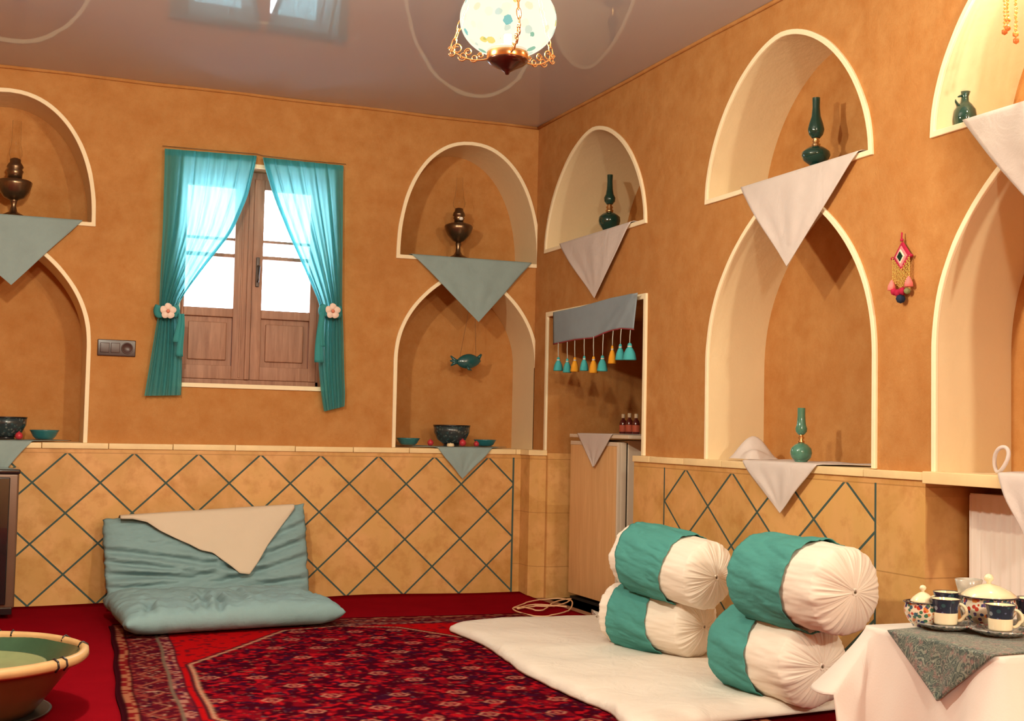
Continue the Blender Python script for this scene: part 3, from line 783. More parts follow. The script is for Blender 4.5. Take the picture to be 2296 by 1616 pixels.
p = on_x(1796, 1039, .06); p.z = .860; k = mpp(p)
oil_lamp('glass_oil_lamp', 'small sea green glass lamp standing on the tiled ledge in the tall arch', p, k,
    [(0, 0), (12, 0), (15, 3)], [(14, 2), (21, 10), (24, 20), (22, 30), (14, 38), (6, 42)],
    [(6, 41), (8, 44), (4, 48), (7, 53), (4, 57), (7, 61)], [(7, 60), (12, 66), (13, 73), (10, 82), (8.5, 100), (8.5, 118)], [M_GG2, M_GG2, M_BRASS2, M_GG2], group='green glass lamps')

# green jug in the bright niche
p = on_x(2164, 275, .10); p.z = 2.036; k = mpp(p)
jg = thing('glass_jug', 'round green glass jug in the bright upper niche at the right', 'jug', tuple(p), math.radians(68))
mb = MB(); mb.lathe([(r*k, z*k) for r, z in [(0, 0), (15, 0), (21, 10), (24, 27), (22, 43), (14, 55), (8, 61), (7, 72), (11, 82), (9, 82), (5, 70)]], 36, cap=False); mb.build('jug_body', M_GG, jg)
mb = MB(); mb.tube([(0, (7+12*math.sin(PI*i/12))*k+5*k*(i/12), (74-22*i/12+4*math.sin(PI*i/12))*k) for i in range(13)], 2.6*k, 10); mb.build('jug_handle', M_GG, jg)

# ---------------------------------------------------------------- things in the two lower niches of the back wall
M_TURQ = simple('turquoise_glaze', (.02, .16, .19), .2, coat=.6, var=.25, nscale=40)
def floral_mat(name, base, cols, scale=60, rough=.25, thr=.55):
    m, nt, b = newmat(name)
    v = coords(nt); vo = nt.nodes.new('ShaderNodeTexVoronoi'); vo.inputs['Scale'].default_value = scale; nt.links.new(v, vo.inputs['Vector'])
    wn = nt.nodes.new('ShaderNodeTexWhiteNoise'); nt.links.new(vo.outputs['Color'], wn.inputs['Vector'])
    rp = nt.nodes.new('ShaderNodeValToRGB'); rp.color_ramp.interpolation = 'CONSTANT'; nt.links.new(wn.outputs['Value'], rp.inputs[0])
    el = rp.color_ramp.elements; el[0].color = (*cols[0], 1); el[1].position = 1/len(cols); el[1].color = (*cols[1], 1)
    for i, c_ in enumerate(cols[2:]): e = el.new((i+2)/len(cols)); e.color = (*c_, 1)
    f = math_n(nt, 'LESS_THAN', vo.outputs['Distance'], thr)
    c = mix(nt, f, base, rp.outputs[0]); nt.links.new(c, b.inputs['Base Color'])
    b.inputs['Roughness'].default_value = rough; b.inputs['Coat Weight'].default_value = .4
    return m
M_DBOWL = floral_mat('dark_floral_glaze', (.025, .04, .045), [(.12, .14, .13), (.03, .07, .08), (.08, .12, .12), (.05, .09, .09)], 60, .25, .38)
M_DARK = simple('black_glaze', (.015, .014, .016), .25, coat=.5)
def big_bowl(p, label):
    k = mpp(p); th = thing('floral_bowl', label, 'bowl', tuple(p), group='dark floral bowls')
    mb = MB(); mb.lathe([(r*k, z*k) for r, z in [(0, 4), (18, 4), (32, 14), (40, 30), (41, 44), (38, 44), (30, 18), (0, 8)]], 48, cap=False); mb.build('bowl_body', M_DBOWL, th)
    mb = MB(); mb.lathe([(r*k, z*k) for r, z in [(39, 43.5), (42, 43.5), (42, 46.5), (39, 46.5), (39, 43.5)]], 48, cap=False); mb.build('rim_band', M_DARK, th)
    mb = MB(); mb.lathe([(r*k, z*k) for r, z in [(0, 0), (18, 0), (17, 5), (0, 5)]], 32); mb.build('foot_ring', M_DARK, th)
p = on_y(1012, 1001, .10); p.z = .865; big_bowl(p, 'dark floral bowl on the ledge in the niche right of the window')
p = on_y(12, 984, .10); p.z = .865; big_bowl(p, 'dark floral bowl on the ledge in the niche at the left edge')
def dish(px, py, label, r0=27, h=17):
    p = on_y(px, py, .13); p.z = .866; k = mpp(p)
    mb = MB(); mb.lathe([(r*k, z*k) for r, z in [(0, 0), (r0*.55, 0), (r0*.75, h*.3), (r0*.93, h*.85), (r0, h), (r0*.96, h*1.04), (r0*.85, h*.75), (r0*.5, h*.2), (0, h*.15)]], 36, c=tuple(p), cap=False)
    tag(mb.build('turquoise_dish', M_TURQ, recenter=True), label, 'dish', 'turquoise dishes')
dish(915, 1000, 'small turquoise dish left of the floral bowl, right of the window', 27, 15)
dish(1087, 1000, 'small turquoise dish right of the floral bowl, right of the window', 26, 14)
dish(99, 983, 'small turquoise dish beside the floral bowl at the left edge', 30, 19)
def fruit(px, py, R, label, col, ypl, name='pomegranate', cat='fruit', g='small red fruits on the ledge'):
    p = on_y(px, py, ypl); k = mpp(p); p.z = .864; r = R*k
    mb = MB(); mb.lathe([(0, 0), (r*.6, r*.12), (r*.97, r*.65), (r, r*1.05), (r*.75, r*1.65), (r*.3, r*1.9), (r*.16, r*1.95), (r*.22, r*2.15), (r*.1, r*2.1), (0, r*1.95)], 20, c=tuple(p))
    tag(mb.build(name, col, recenter=True), label, cat, g)
M_POM = simple('red_fruit_skin', (.50, .035, .05), .4, var=.3, nscale=60); M_CAN = simple('cream_wax', (.85, .68, .42), .5)
fruit(965, 1000, 7, 'small red fruit at the left foot of the floral bowl', M_POM, .06)
fruit(1037, 1001, 8, 'small red fruit at the right foot of the floral bowl', M_POM, .02)
fruit(1068, 1003, 6, 'small red fruit in front of the right turquoise dish', M_POM, .02)
fruit(42, 987, 8, 'small red fruit between the bowl and dish at the left edge', M_POM, .03)
p = on_y(1010, 1004, .0); k = mpp(p); mb = MB(); mb.lathe([(0, 0), (8*k, 0), (8.5*k, 3*k), (7*k, 7*k), (1*k, 7.5*k), (0, 9*k)], 20, c=(p.x, .0, .862))
tag(mb.build('tea_light', M_CAN, recenter=True), 'cream tea light in front of the floral bowl', 'candle')
# hanging ceramic fish
fc = on_y(1048, 812, .14); k = mpp(fc)
M_FISH = simple('blue_green_fish_glaze', (.014, .09, .095), .22, coat=.6, var=.35, nscale=50)
fi = thing('ceramic_fish', 'blue green ceramic fish hanging on strings in the arch right of the window', 'ornament', tuple(fc))
mb = MB(); vs = []; ns, nr = 26, 20
for i in range(ns+1):
    t = i/ns; x = (-27+58*t)*k; h = 17*k*max(.02, math.sin(PI*min(1, t*.93+.04)))**.75*(1 if t > .15 else .75+t*1.6)
    if t > .93: h *= .8
    for j in range(nr):
        a = 2*PI*j/nr; vs.append((x, h*.62*math.cos(a), h*math.sin(a)+ (4*t)*k))
mb.add(vs, [(i*nr+j, i*nr+(j+1) % nr, (i+1)*nr+(j+1) % nr, (i+1)*nr+j) for i in range(ns) for j in range(nr)]+[list(range(nr))[::-1], [ns*nr+j for j in range(nr)]])
mb.build('fish_body', M_FISH, fi)
mb = MB()
for (dx, dz) in ((-16, 13), (-17, 2), (-15, -9)):
    mb.tube([(-24*k, 0, 0), ((-24+dx*.5)*k, 0, dz*.4*k), ((-24+dx)*k, 0, dz*k)], [5*k, 4*k, 1.5*k], 8)
mb.build('tail_fin', M_FISH, fi)
mb = MB(); mb.tube([(26*k, 0, 10*k), (33*k, 0, 19*k)], [5*k, 2.5*k], 8); mb.build('snout', M_FISH, fi)
mb = MB(); mb.tube([(-4*k, -8*k, -8*k), (-2*k, -14*k, -16*k), (6*k, -12*k, -18*k)], [3*k, 3*k, 1.5*k], 8); mb.build('belly_fin', M_FISH, fi)
M_STR = simple('brown_string', (.22, .12, .06), .9)
tp_ = Vector((fc.x+.02, .10, 1.86))-fc
for xx in (-18, 20):
    mb = MB(); mb.tube([(xx*k, 0, 12*k), tuple(tp_)], .0012, 5); mb.build('string', M_STR, fi)

# ---------------------------------------------------------------- woven wall hanging
wc = on_x(2020, 575, -.02); k = mpp(wc)
wh = thing('woven_wall_hanging', 'small diamond shaped woven wall hanging with gold bead strands and pompoms', 'wall hanging', (-.012, wc.y, wc.z))
M_WR = cloth_mat('crimson_wool', (.42, .02, .06), .2); M_WP = cloth_mat('rose_wool', (.65, .22, .24), .2); M_WW = cloth_mat('ivory_wool', (.8, .72, .55), .1); M_WG = cloth_mat('black_green_wool', (.01, .025, .015), .2)
M_GOLD = simple('gold_beads', (.72, .48, .12), .35, .6, var=.4, nscale=200); M_POMP = cloth_mat('salmon_pompom', (.85, .22, .20), .15); M_NAVY = cloth_mat('navy_pompom', (.02, .03, .06), .2); M_OLV = cloth_mat('olive_pompom', (.22, .25, .10), .2)
def diamond(w, h, d0, d1, mat, nm):
    mb = MB(); mb.add([(-d0, w*k, 0), (-d0, 0, h*k), (-d0, -w*k, 0), (-d0, 0, -h*k), (-d1, w*k*.93, 0), (-d1, 0, h*k*.93), (-d1, -w*k*.93, 0), (-d1, 0, -h*k*.93)],
        [(0,1,5,4), (1,2,6,5), (2,3,7,6), (3,0,4,7), (4,5,6,7)], 0, False)
    mb.build(nm, mat, wh)
diamond(28, 33, -.002, .006, M_WR, 'crimson_border'); diamond(20, 24, .005, .009, M_WP, 'rose_ring'); diamond(13, 16, .008, .012, M_WW, 'ivory_ring'); diamond(9, 11, .011, .015, M_WG, 'dark_centre')
mb = MB(); mb.tube([(-.006, 0, 33*k), (-.004, 0, 52*k)], .003); mb.build('hanging_loop', M_WR, wh)
for yy in (29, -29, 0):
    mb = MB(); mb.tube([(-.004, yy*k*1.0, (33 if yy == 0 else 0)*k), (-.004, yy*k*1.12, (38 if yy == 0 else -2)*k)], .006, 8); mb.build('corner_knot', M_WR, wh)
for i, yy in enumerate((27, 22, 17, 12, 7, 2, -3, -8, -13, -18, -23, -27)):
    zt = -33*(1-abs(yy)/28)*k*.9; zb = (-46-20*(1-(abs(yy)/28)**1.5))*k
    mb = MB(); n = 14
    for j in range(n):
        z = zt+(zb-zt)*j/(n-1); mb.lathe([(0, -.0030), (.0032, 0), (0, .0030)], 8, c=(-.007, yy*k+.001*math.sin(j*2+i), z))
    mb.build('bead_strand', M_GOLD, wh)
def pomp(y, z, r, mat, tri=False):
    mb = MB(); f = lambda a, q: 1+.12*math.cos(9*a)
    if tri: mb.lathe([(r*.9*k, -r*1.2*k), (r*.8*k, -r*.3*k), (r*.3*k, r*.8*k), (0, r*1.1*k)], 22, c=(-.010, y*k, z*k), fn=f)
    else: mb.lathe([(0, -r*k), (r*.7*k, -r*.7*k), (r*k, 0), (r*.7*k, r*.7*k), (0, r*k)], 22, c=(-.010, y*k, z*k), fn=f)
    mb.build('pompom', mat, wh)
pomp(28, -58, 10, M_POMP, True); pomp(-27, -55, 10, M_POMP, True); pomp(20, -74, 8, M_WR); pomp(6, -78, 9, M_WR); pomp(-8, -75, 9, M_WR); pomp(-22, -76, 7, M_OLV); pomp(-1, -91, 10, M_NAVY)

# ---------------------------------------------------------------- pendant lamp
pc_ = Vector(PEND); k = mpp(pc_)
pd = thing('pendant_lamp', 'painted glass globe lamp with a brass cup hanging on chains from the ceiling', 'pendant lamp', tuple(pc_))
m, nt, b = newmat('painted_globe_glass')
nt.nodes.remove(b); out = nt.nodes['Material Output']
v = coords(nt); vo = nt.nodes.new('ShaderNodeTexVoronoi'); vo.inputs['Scale'].default_value = 24; nt.links.new(v, vo.inputs['Vector'])
wn = nt.nodes.new('ShaderNodeTexWhiteNoise'); nt.links.new(vo.outputs['Color'], wn.inputs['Vector'])
rp = nt.nodes.new('ShaderNodeValToRGB'); rp.color_ramp.interpolation = 'CONSTANT'; nt.links.new(wn.outputs['Value'], rp.inputs[0])
el = rp.color_ramp.elements; el[0].color = (1, .96, .72, 1); el[1].position = .42; el[1].color = (.12, .52, .50, 1)
e = el.new(.58); e.color = (.95, .72, .12, 1); e = el.new(.76); e.color = (.16, .46, .30, 1); e = el.new(.88); e.color = (1, .96, .72, 1)
f = math_n(nt, 'LESS_THAN', math_n(nt, 'ADD', vo.outputs['Distance'], math_n(nt, 'MULTIPLY', noise_n(nt, 60, 3, .6, v), .25)), .44)
c = mix(nt, f, (1.0, .97, .80), rp.outputs[0])
em = nt.nodes.new('ShaderNodeEmission'); nt.links.new(c, em.inputs[0]); em.inputs[1].default_value = 1.6
tp2 = nt.nodes.new('ShaderNodeBsdfTransparent'); nt.links.new(mix(nt, .55, (1, 1, 1), c), tp2.inputs[0])
ms = nt.nodes.new('ShaderNodeMixShader'); ms.inputs[0].default_value = .5
nt.links.new(em.outputs[0], ms.inputs[1]); nt.links.new(tp2.outputs[0], ms.inputs[2]); nt.links.new(ms.outputs[0], out.inputs[0])
M_GLOBE = m
mb = MB(); R = 105*k; gp = []
for i in range(27):
    a = -1.165+(2.33)*i/26; gp.append((R*math.cos(a)**.93, R*.76*math.sin(a)))
mb.lathe(gp, 48, cap=False); mb.build('glass_globe', M_GLOBE, pd)
M_COPPER = simple('copper_brass', (.70, .36, .14), .22, .95, var=.2); M_DKBR = simple('dark_bronze', (.12, .045, .03), .22, .85)
zb = -R*.83
mb = MB(); mb.lathe([(44*k, zb-2*k), (45*k, zb), (45*k, zb+18*k), (42*k, zb+22*k), (40*k, zb+22*k), (40*k, zb)], 40, cap=False); mb.build('brass_cup', M_COPPER, pd)
mb = MB(); mb.lathe([(0, zb-34*k), (4*k, zb-33*k), (6*k, zb-28*k), (16*k, zb-22*k), (36*k, zb-12*k), (45*k, zb-4*k), (44*k, zb+1*k), (0, zb+1*k)], 40); mb.build('finial', M_DKBR, pd)
# scroll arms and chains
def link(mbx, c, d, side, L, w, r):
    d = d.normalized(); s_ = side.normalized(); pts = []
    for i in range(20):
        a = 2*PI*i/20; pts.append(Vector(c)+d*math.sin(a)*L/2*(1 if abs(math.sin(a)) < .95 else 1)+s_*math.cos(a)*w/2)
    mbx.tube(pts, r, 6, closed=True)
rgt = Vector(RR); upv = Vector((0, 0, 1))
for az in (162, 281, 40):
    a = math.radians(az); dv = (rgt*math.cos(a)+Vector((FF[0], FF[1], 0)).normalized()*math.sin(a)); dv.z = 0; dv.normalize()
    arm = MB(); e0 = dv*45*k+upv*(zb+4*k); e1 = dv*128*k+upv*(zb+28*k)
    pts = [e0+(e1-e0)*t+upv*(-10*k*math.sin(PI*t)) for t in [i/10 for i in range(11)]]
    arm.tube(pts, 1.8*k, 6)
    for (cf, rr, tw) in ((.2, 7, 1), (.38, 9, -1), (.55, 9, 1), (.7, 11, -1), (.86, 12, 1), (1.0, 8, -1), (1.04, 6, 1)):
        cc = e0+(e1-e0)*cf+upv*(rr*.6*tw*k); sp_ = []
        for i in range(26):
            q = i/25; an = q*2*PI*1.35; r_ = rr*k*(1-.65*q); sp_.append(cc+dv*math.cos(an)*r_+upv*math.sin(an)*r_*tw)
        arm.tube(sp_, 1.5*k, 5)
    ao = arm.build('scroll_arm', M_COPPER, pd)
    ch = MB(); t0 = e1+upv*6*k; t1 = dv*18*k+upv*(HT-.25-pc_.z); n = 17; sd = dv.cross(upv)
    for i in range(n):
        cc = t0+(t1-t0)*(i+.5)/n; dd = (t1-t0); ln = dd.length/n*1.32
        link(ch, cc, dd, sd if i % 2 else dd.cross(sd), ln, 10*k, 1.3*k)
    ch.build('chain', M_COPPER, pd)
mb = MB(); mb.lathe([(0, HT-.02-pc_.z), (.05, HT-.02-pc_.z), (.055, HT-.002-pc_.z), (0, HT-.001-pc_.z)], 24); mb.tube([(0, 0, HT-.26-pc_.z), (0, 0, HT-.01-pc_.z)], .006); mb.lathe([(.01, HT-.28-pc_.z), (.03, HT-.27-pc_.z), (.03, HT-.25-pc_.z), (.01, HT-.24-pc_.z)], 20); mb.build('ceiling_rose', M_COPPER, pd)
mb = MB(); mb.lathe([(0, zb+18*k), (8*k, zb+18*k), (8*k, -.045), (0, -.045)], 16); mb.build('bulb_holder', M_WHT, pd)

# ---------------------------------------------------------------- beaded lamp at the right edge
cl = Vector((-.10, -4.10, 0)); 
bl = thing('beaded_lamp', 'golden beaded hanging lamp in front of the bright upper niche, cut by the right edge', 'hanging lamp', (cl.x, cl.y, 2.5))
M_AMB = simple('amber_glass_bead', (.75, .42, .08), .3, var=.3, nscale=80, coat=.4); M_ORB = simple('orange_bead', (.75, .22, .05), .35)
mb = MB(); mb.tube([(.085*math.cos(2*PI*i/32), .085*math.sin(2*PI*i/32), 0) for i in range(32)], .004, 6, closed=True)
for q in range(3):
    a = 2*PI*q/3; mb.tube([(.085*math.cos(a), .085*math.sin(a), 0), (0, 0, .12)], .002, 5)
mb.tube([(0, 0, .12), (0, 0, .299)], .003, 5); mb.build('hanging_ring', M_BRASS2, bl)
for i in range(14):
    a = 2*PI*i/14+.15; ln = .26+.035*math.sin(a*2+1)+.03*(i % 2)
    mb = MB(); n = 24
    for j in range(n):
        z = -ln*(j+.5)/n; mb.lathe([(0, -.0062), (.0050, 0), (0, .0062)], 8, c=(.085*math.cos(a)+.0015*math.sin(j*1.9), .085*math.sin(a), z))
    so = mb.build('bead_strand', M_AMB, bl)
    mb = MB(); mb.lathe([(0, -.012), (.009, -.006), (.009, .004), (0, .010)], 12, c=(.085*math.cos(a), .085*math.sin(a), -ln-.010)); mb.build('end_bead', M_ORB, so)

# ---------------------------------------------------------------- carpets
def carpet_mat(name, col, var=.15, ns=6):
    m, nt, b = newmat(name); v = coords(nt)
    n = noise_n(nt, ns, 4, .6, v); f = noise_n(nt, 420, 2, .6, v)
    c = mix(nt, n, [x*(1-var) for x in col], [x*(1+var) for x in col]); nt.links.new(c, b.inputs['Base Color'])
    b.inputs['Roughness'].default_value = 1.0; b.inputs['Specular IOR Level'].default_value = 0.0
    bump(nt, b, f, .5, .004); return m
M_REDC = carpet_mat('red_felt_carpet', (.23, .004, .009))
mb = MB()
def rcf(s, t):
    x = -5.3+s*(5.22); yb_ = -.045-.012*math.sin(x*3.1)-.010*math.sin(x*7.7+1)
    if x > -.9: yb_ += 0
    y = -9.3+(yb_+9.3)*t
    z = .008+.012*max(0, (t-.985)/.015)*(1+.5*math.sin(x*5))
    return (x, y, z)
mb.grid(rcf, 120, 90)
tag(mb.build('red_carpet', M_REDC, solid=.006), 'plain bright red carpet covering the floor up to the tiled walls', 'carpet')
# loose corner of it by the fridge
mb = MB()
o3 = [(1190, 1326), (1232, 1318), (1290, 1348), (1325, 1375), (1330, 1392), (1190, 1392)]

# patterned rug: colours painted per vertex from the knotted design
RO = np.array([-2.46, -.80]); ra = math.radians(-3.3)
RU = np.array([math.cos(ra), math.sin(ra)]); RV = np.array([math.sin(ra), -math.cos(ra)])
RWD, RLN = 2.06, 3.10
nu, nv = 520, 700
U, V = np.meshgrid(np.linspace(0, RWD, nu), np.linspace(0, RLN, nv))
rng = np.random.default_rng(3)
def lerp3(m_, a_, b_): return a_*(1-m_[..., None])+b_*m_[..., None]
C = np.zeros((nv, nu, 3)); C[:] = (.040, .012, .012)
def vnoise(sc, seed):
    g_ = np.random.default_rng(seed).random((int(RLN*sc)+3, int(RWD*sc)+3)); x_ = U*sc; y_ = V*sc
    xi = x_.astype(int); yi = y_.astype(int); fx = x_-xi; fy = y_-yi; fx = fx*fx*(3-2*fx); fy = fy*fy*(3-2*fy)
    return (g_[yi, xi]*(1-fx)+g_[yi, xi+1]*fx)*(1-fy)+(g_[yi+1, xi]*(1-fx)+g_[yi+1, xi+1]*fx)*fy
e = np.minimum(np.minimum(U, RWD-U), np.minimum(V*1.0+0.0, RLN-V))
edgeV = (np.minimum(V, RLN-V) < np.minimum(U, RWD-U))
along = np.where(edgeV, U, V)
def setc(mask, col): C[mask] = col
blk = np.random.default_rng(5).random((400, 400))
def cell(a_, b_): return blk[(np.floor(a_).astype(int)) % 400, (np.floor(b_).astype(int)) % 400]
# border: thin guard, main band, inner guards
setc((e > .02) & (e < .055), (.22, .03, .02))
mk = (e > .02) & (e < .055) & (cell(along/.022, e/.02) > .5); setc(mk, (.42, .17, .08))
main = (e >= .06) & (e < .185); setc(main, (.10, .018, .022))
bars = main & (np.abs(((along*1.0+e*.9)/.115) % 1-.5) < .10); setc(bars, (.23, .045, .03))
zig = main & (np.abs(e-.122-.040*(2*np.abs((along/.23) % 1-.5)*2-1)) < .0045); setc(zig, (.40, .17, .09))
setc(main & (vnoise(60, 21) > .70), (.30, .06, .04)); setc(main & (vnoise(50, 23) < .22), (.045, .012, .022)); setc(main & (vnoise(75, 22) > .86), (.46, .30, .19))
mk = (e >= .185) & (e < .195); setc(mk, (.20, .16, .10))
g2 = (e >= .195) & (e < .235); setc(g2, (.20, .04, .035)); setc(g2 & (cell(along/.018+50, e/.016) > .55), (.45, .22, .15)); setc(g2 & (cell(along/.018+150, e/.016+40) > .8), (.08, .03, .05))
mk = (e >= .235) & (e < .245); setc(mk, (.06, .025, .03))
fld = e >= .245
setc(fld, (.52, .016, .012))
sp = fld & (cell(U/.020, V/.022+33) > .86); setc(sp, (.20, .02, .02))
# hexagonal ground
poly = [(.285, 1.09), (.76, .335), (1.03, .235), (1.30, .335), (1.775, 1.09), (1.775, 2.05), (1.30, 2.78), (1.03, 2.87), (.76, 2.78), (.285, 2.05)]
def sdf(px, py):
    d = np.full(px.shape, 1e9); ins = np.zeros(px.shape, bool); n = len(poly)
    for i in range(n):
        ax, ay = poly[i]; bx, by = poly[(i+1) % n]; ex, ey = bx-ax, by-ay; t = np.clip(((px-ax)*ex+(py-ay)*ey)/(ex*ex+ey*ey), 0, 1)
        d = np.minimum(d, np.hypot(px-ax-t*ex, py-ay-t*ey)); c_ = ((ay > py) != (by > py)) & (px < (bx-ax)*(py-ay)/(by-ay+1e-12)+ax); ins ^= c_
    return np.where(ins, -d, d)
sd = sdf(U, V)
inn = sd < 0
setc(inn, (.060, .006, .014))
n1 = vnoise(24, 1); n2 = vnoise(46, 2); n3 = vnoise(36, 9); n4 = vnoise(60, 12)
setc(inn & (n1 > .58), (.22, .012, .018)); setc(inn & (n2 > .70), (.46, .02, .022)); setc(inn & (n3 < .24), (.045, .012, .03))
setc(inn & (n4 > .89), (.36, .11, .07)); setc(inn & (n4 < .08), (.13, .06, .07))
flat = C[..., 1] < .06; C[flat] *= np.array([1.0, .45, .7])
# little ringed flowers on a staggered lattice
for (du, dv_, ru, col) in ((.21, .20, .030, (.62, .28, .17)), ):
    iu = np.round(V/dv_ ); su = (U+np.where(iu % 2 == 0, 0, du/2))/du; cu = np.round(su)
    jx = (cell(cu+7, iu+3)-.5)*.06; jy = (cell(cu+90, iu+31)-.5)*.06
    q = np.hypot(U+np.where(iu % 2 == 0, 0, du/2)-cu*du-jx, (V-iu*dv_-jy)*1.15)
    lob = ru*(1+.12*np.cos(6*np.arctan2(V-iu*dv_-jy, U+np.where(iu % 2 == 0, 0, du/2)-cu*du-jx)))
    keep = cell(cu+11, iu+5) > .15
    setc(inn & keep & (np.abs(q-lob) < .0042), col); setc(inn & keep & (q < lob-.008), (.20, .015, .03)); setc(inn & keep & (q < .008), (.6, .25, .12))
zz = .006*(2*np.abs(((U+V)/.024) % 1-.5)*2-1)
setc((np.abs(sd+zz) < .0065), (.56, .36, .20)); setc((np.abs(sd-.016) < .005), (.05, .015, .02)); 
C *= np.array([.74, .66, .74])
for _ in range(2):
    C[1:-1, 1:-1] = (C[1:-1, 1:-1]*2+C[:-2, 1:-1]+C[2:, 1:-1]+C[1:-1, :-2]+C[1:-1, 2:])/6
C = np.clip(C*(1+.12*(rng.random(C.shape[:2])[..., None]-.5)), 0, 1)
Z = .024+0*U; Z += .003*(vnoise(3, 77)-.5); Z[(U < .012) | (U > RWD-.012)] = .017
# the near-left edge of the rug wanders a little
wob = .006*np.sin(V*3.1)+.003*np.sin(V*11)
X = RO[0]+U*RU[0]+V*RV[0]+wob*(1-U/RWD); Y = RO[1]+U*RU[1]+V*RV[1]-.05*np.clip(1-V/.3, 0, 1)*(np.sin(U*4)*.15)
# raised back edge sits lower over the red carpet on the right
idx = np.arange(nu*nv).reshape(nv, nu)
quads = np.stack([idx[1:, :-1], idx[1:, 1:], idx[:-1, 1:], idx[:-1, :-1]], -1).reshape(-1, 4)
me = bpy.data.meshes.new('patterned_rug')
me.vertices.add(nu*nv); me.vertices.foreach_set('co', np.stack([X, Y, Z], -1).ravel().astype(np.float32))
me.loops.add(quads.size); me.loops.foreach_set('vertex_index', quads.ravel().astype(np.int32))
me.polygons.add(len(quads)); me.polygons.foreach_set('loop_start', (np.arange(len(quads))*4).astype(np.int32)); me.polygons.foreach_set('loop_total', np.full(len(quads), 4, np.int32))
me.update(calc_edges=True); me.validate()
at = me.color_attributes.new('design', 'FLOAT_COLOR', 'POINT')
at.data.foreach_set('color', np.concatenate([C, np.ones((nv, nu, 1))], -1).ravel().astype(np.float32))
m, nt, b = newmat('persian_wool'); an = nt.nodes.new('ShaderNodeAttribute'); an.attribute_name = 'design'
v = coords(nt); f = noise_n(nt, 330, 2, .6, v); g_ = noise_n(nt, 3, 3, .5, v)
c = mix(nt, math_n(nt, 'MULTIPLY', g_, .12), an.outputs['Color'], (.10, .008, .012)); nt.links.new(c, b.inputs['Base Color'])
b.inputs['Roughness'].default_value = 1.0; b.inputs['Specular IOR Level'].default_value = 0.0; bump(nt, b, f, .5, .004)
me.materials.append(m); rug = bpy.data.objects.new('patterned_rug', me); COL.objects.link(rug)
md = rug.modifiers.new('t', 'SOLIDIFY'); md.thickness = .007; md.offset = -1
tag(rug, 'dark red hand-knotted rug with a flowered hexagon field on the red carpet', 'rug')

# ---------------------------------------------------------------- blue floor seat
M_SEAT = cloth_mat('grey_blue_cotton', (.225, .36, .385), .10, fold=1.6, bscale=.5)
fs = thing('folded_mattress', 'grey blue folded mattress set against the tiled back wall as a floor seat', 'floor seat', (-1.9, -.45, .03))
def fbm(x, y, z=0.0): return noise.fractal(Vector((x, y, z)), .6, 2.0, 4)
def cushion(name, corners, thick, nrm, mat, parent, off, wr, n=56, m_=32, seed=0, pucker=.5):
    """quilted slab: corners (bl, br, tr, tl) as world points; nrm = outward direction"""
    bl_, br_, tr_, tl_ = [Vector(c_) for c_ in corners]; nrm = Vector(nrm).normalized()
    def mid(s, t): return (bl_*(1-s)+br_*s)*(1-t)+(tl_*(1-s)+tr_*s)*t
    def prof(s, t):
        es = min(s, 1-s)*2; et = min(t, 1-t)*2
        return (1-(1-min(1, es*3.2))**3)**.5*(1-(1-min(1, et*2.6))**3)**.5
    mb = MB()
    for sgn in (1, -1):
        def fn(s, t):
            p = mid(s, t); h = prof(s, t)*thick/2
            w = wr(s, t) if sgn > 0 else 0
            ed = 1-prof(s, t)
            q = p+nrm*(sgn*h+w*prof(s, t)-off)
            q += Vector((fbm(s*6, t*5, seed)*.012, 0, fbm(s*6, t*5, seed+9)*.012))*ed
            return q-fs_loc
        mb.grid(fn if sgn > 0 else (lambda s, t: fn(1-s, t)), n, m_)
    o = mb.build(name, mat, parent)
    bm = bmesh.new(); bm.from_mesh(o.data); bmesh.ops.remove_doubles(bm, verts=bm.verts, dist=.0008); bm.to_mesh(o.data); bm.free()
    return o
fs_loc = Vector(fs.location)
Yk = -.26
bl_ = on_y(238, 1352, -.34); br_ = on_y(694, 1345, -.34); tr_ = on_y(682, 1128, -.14); tl_ = on_y(230, 1165, -.14)
def wr_back(s, t):
    w = 0
    for (s0, t0, sl, A, wd) in ((.0, .62, -.42, .022, .035), (.0, .48, -.38, .020, .03), (.0, .35, -.25, .018, .03), (.25, .30, -.05, .020, .035), (1, .62, .62, .022, .035), (1, .45, .55, .020, .03), (.8, .22, .25, .018, .03), (.1, .16, .1, .015, .03), (1.0, .8, .8, .014, .03)):
        if s0 < .5: yy = t0+sl*s; fade = max(0, 1-s/.85)
        else: yy = t0+sl*(s-1); fade = max(0, 1-(1-s)/.7)
        d = (t-yy)/wd; w -= A*math.exp(-d*d)*fade**.5
        d = (t-yy-.07)/wd; w += A*.5*math.exp(-d*d)*fade**.5
    return w*1.35+.010*fbm(s*5, t*9, 3)+.004*fbm(s*14, t*20, 6)
cushion('backrest', (bl_, br_, tr_, tl_), .11, (0, -1, .12), M_SEAT, fs, 0, wr_back, 120, 80, 3)
zs_ = .104
A0 = on_z(247, 1345, zs_+.02); A0.y = min(A0.y, -.33)
p_fl = on_z(280, 1420, zs_-.045); p_fr = on_z(775, 1388, zs_-.045); p_br = on_z(700, 1340, zs_+.01); p_bl = on_z(240, 1350, zs_+.01)
for q in (p_fl, p_fr, p_br, p_bl): q.z = zs_-.012
p_bl.y = max(min(p_bl.y, -.28), -.45); p_br.y = max(min(p_br.y, -.28), -.5)
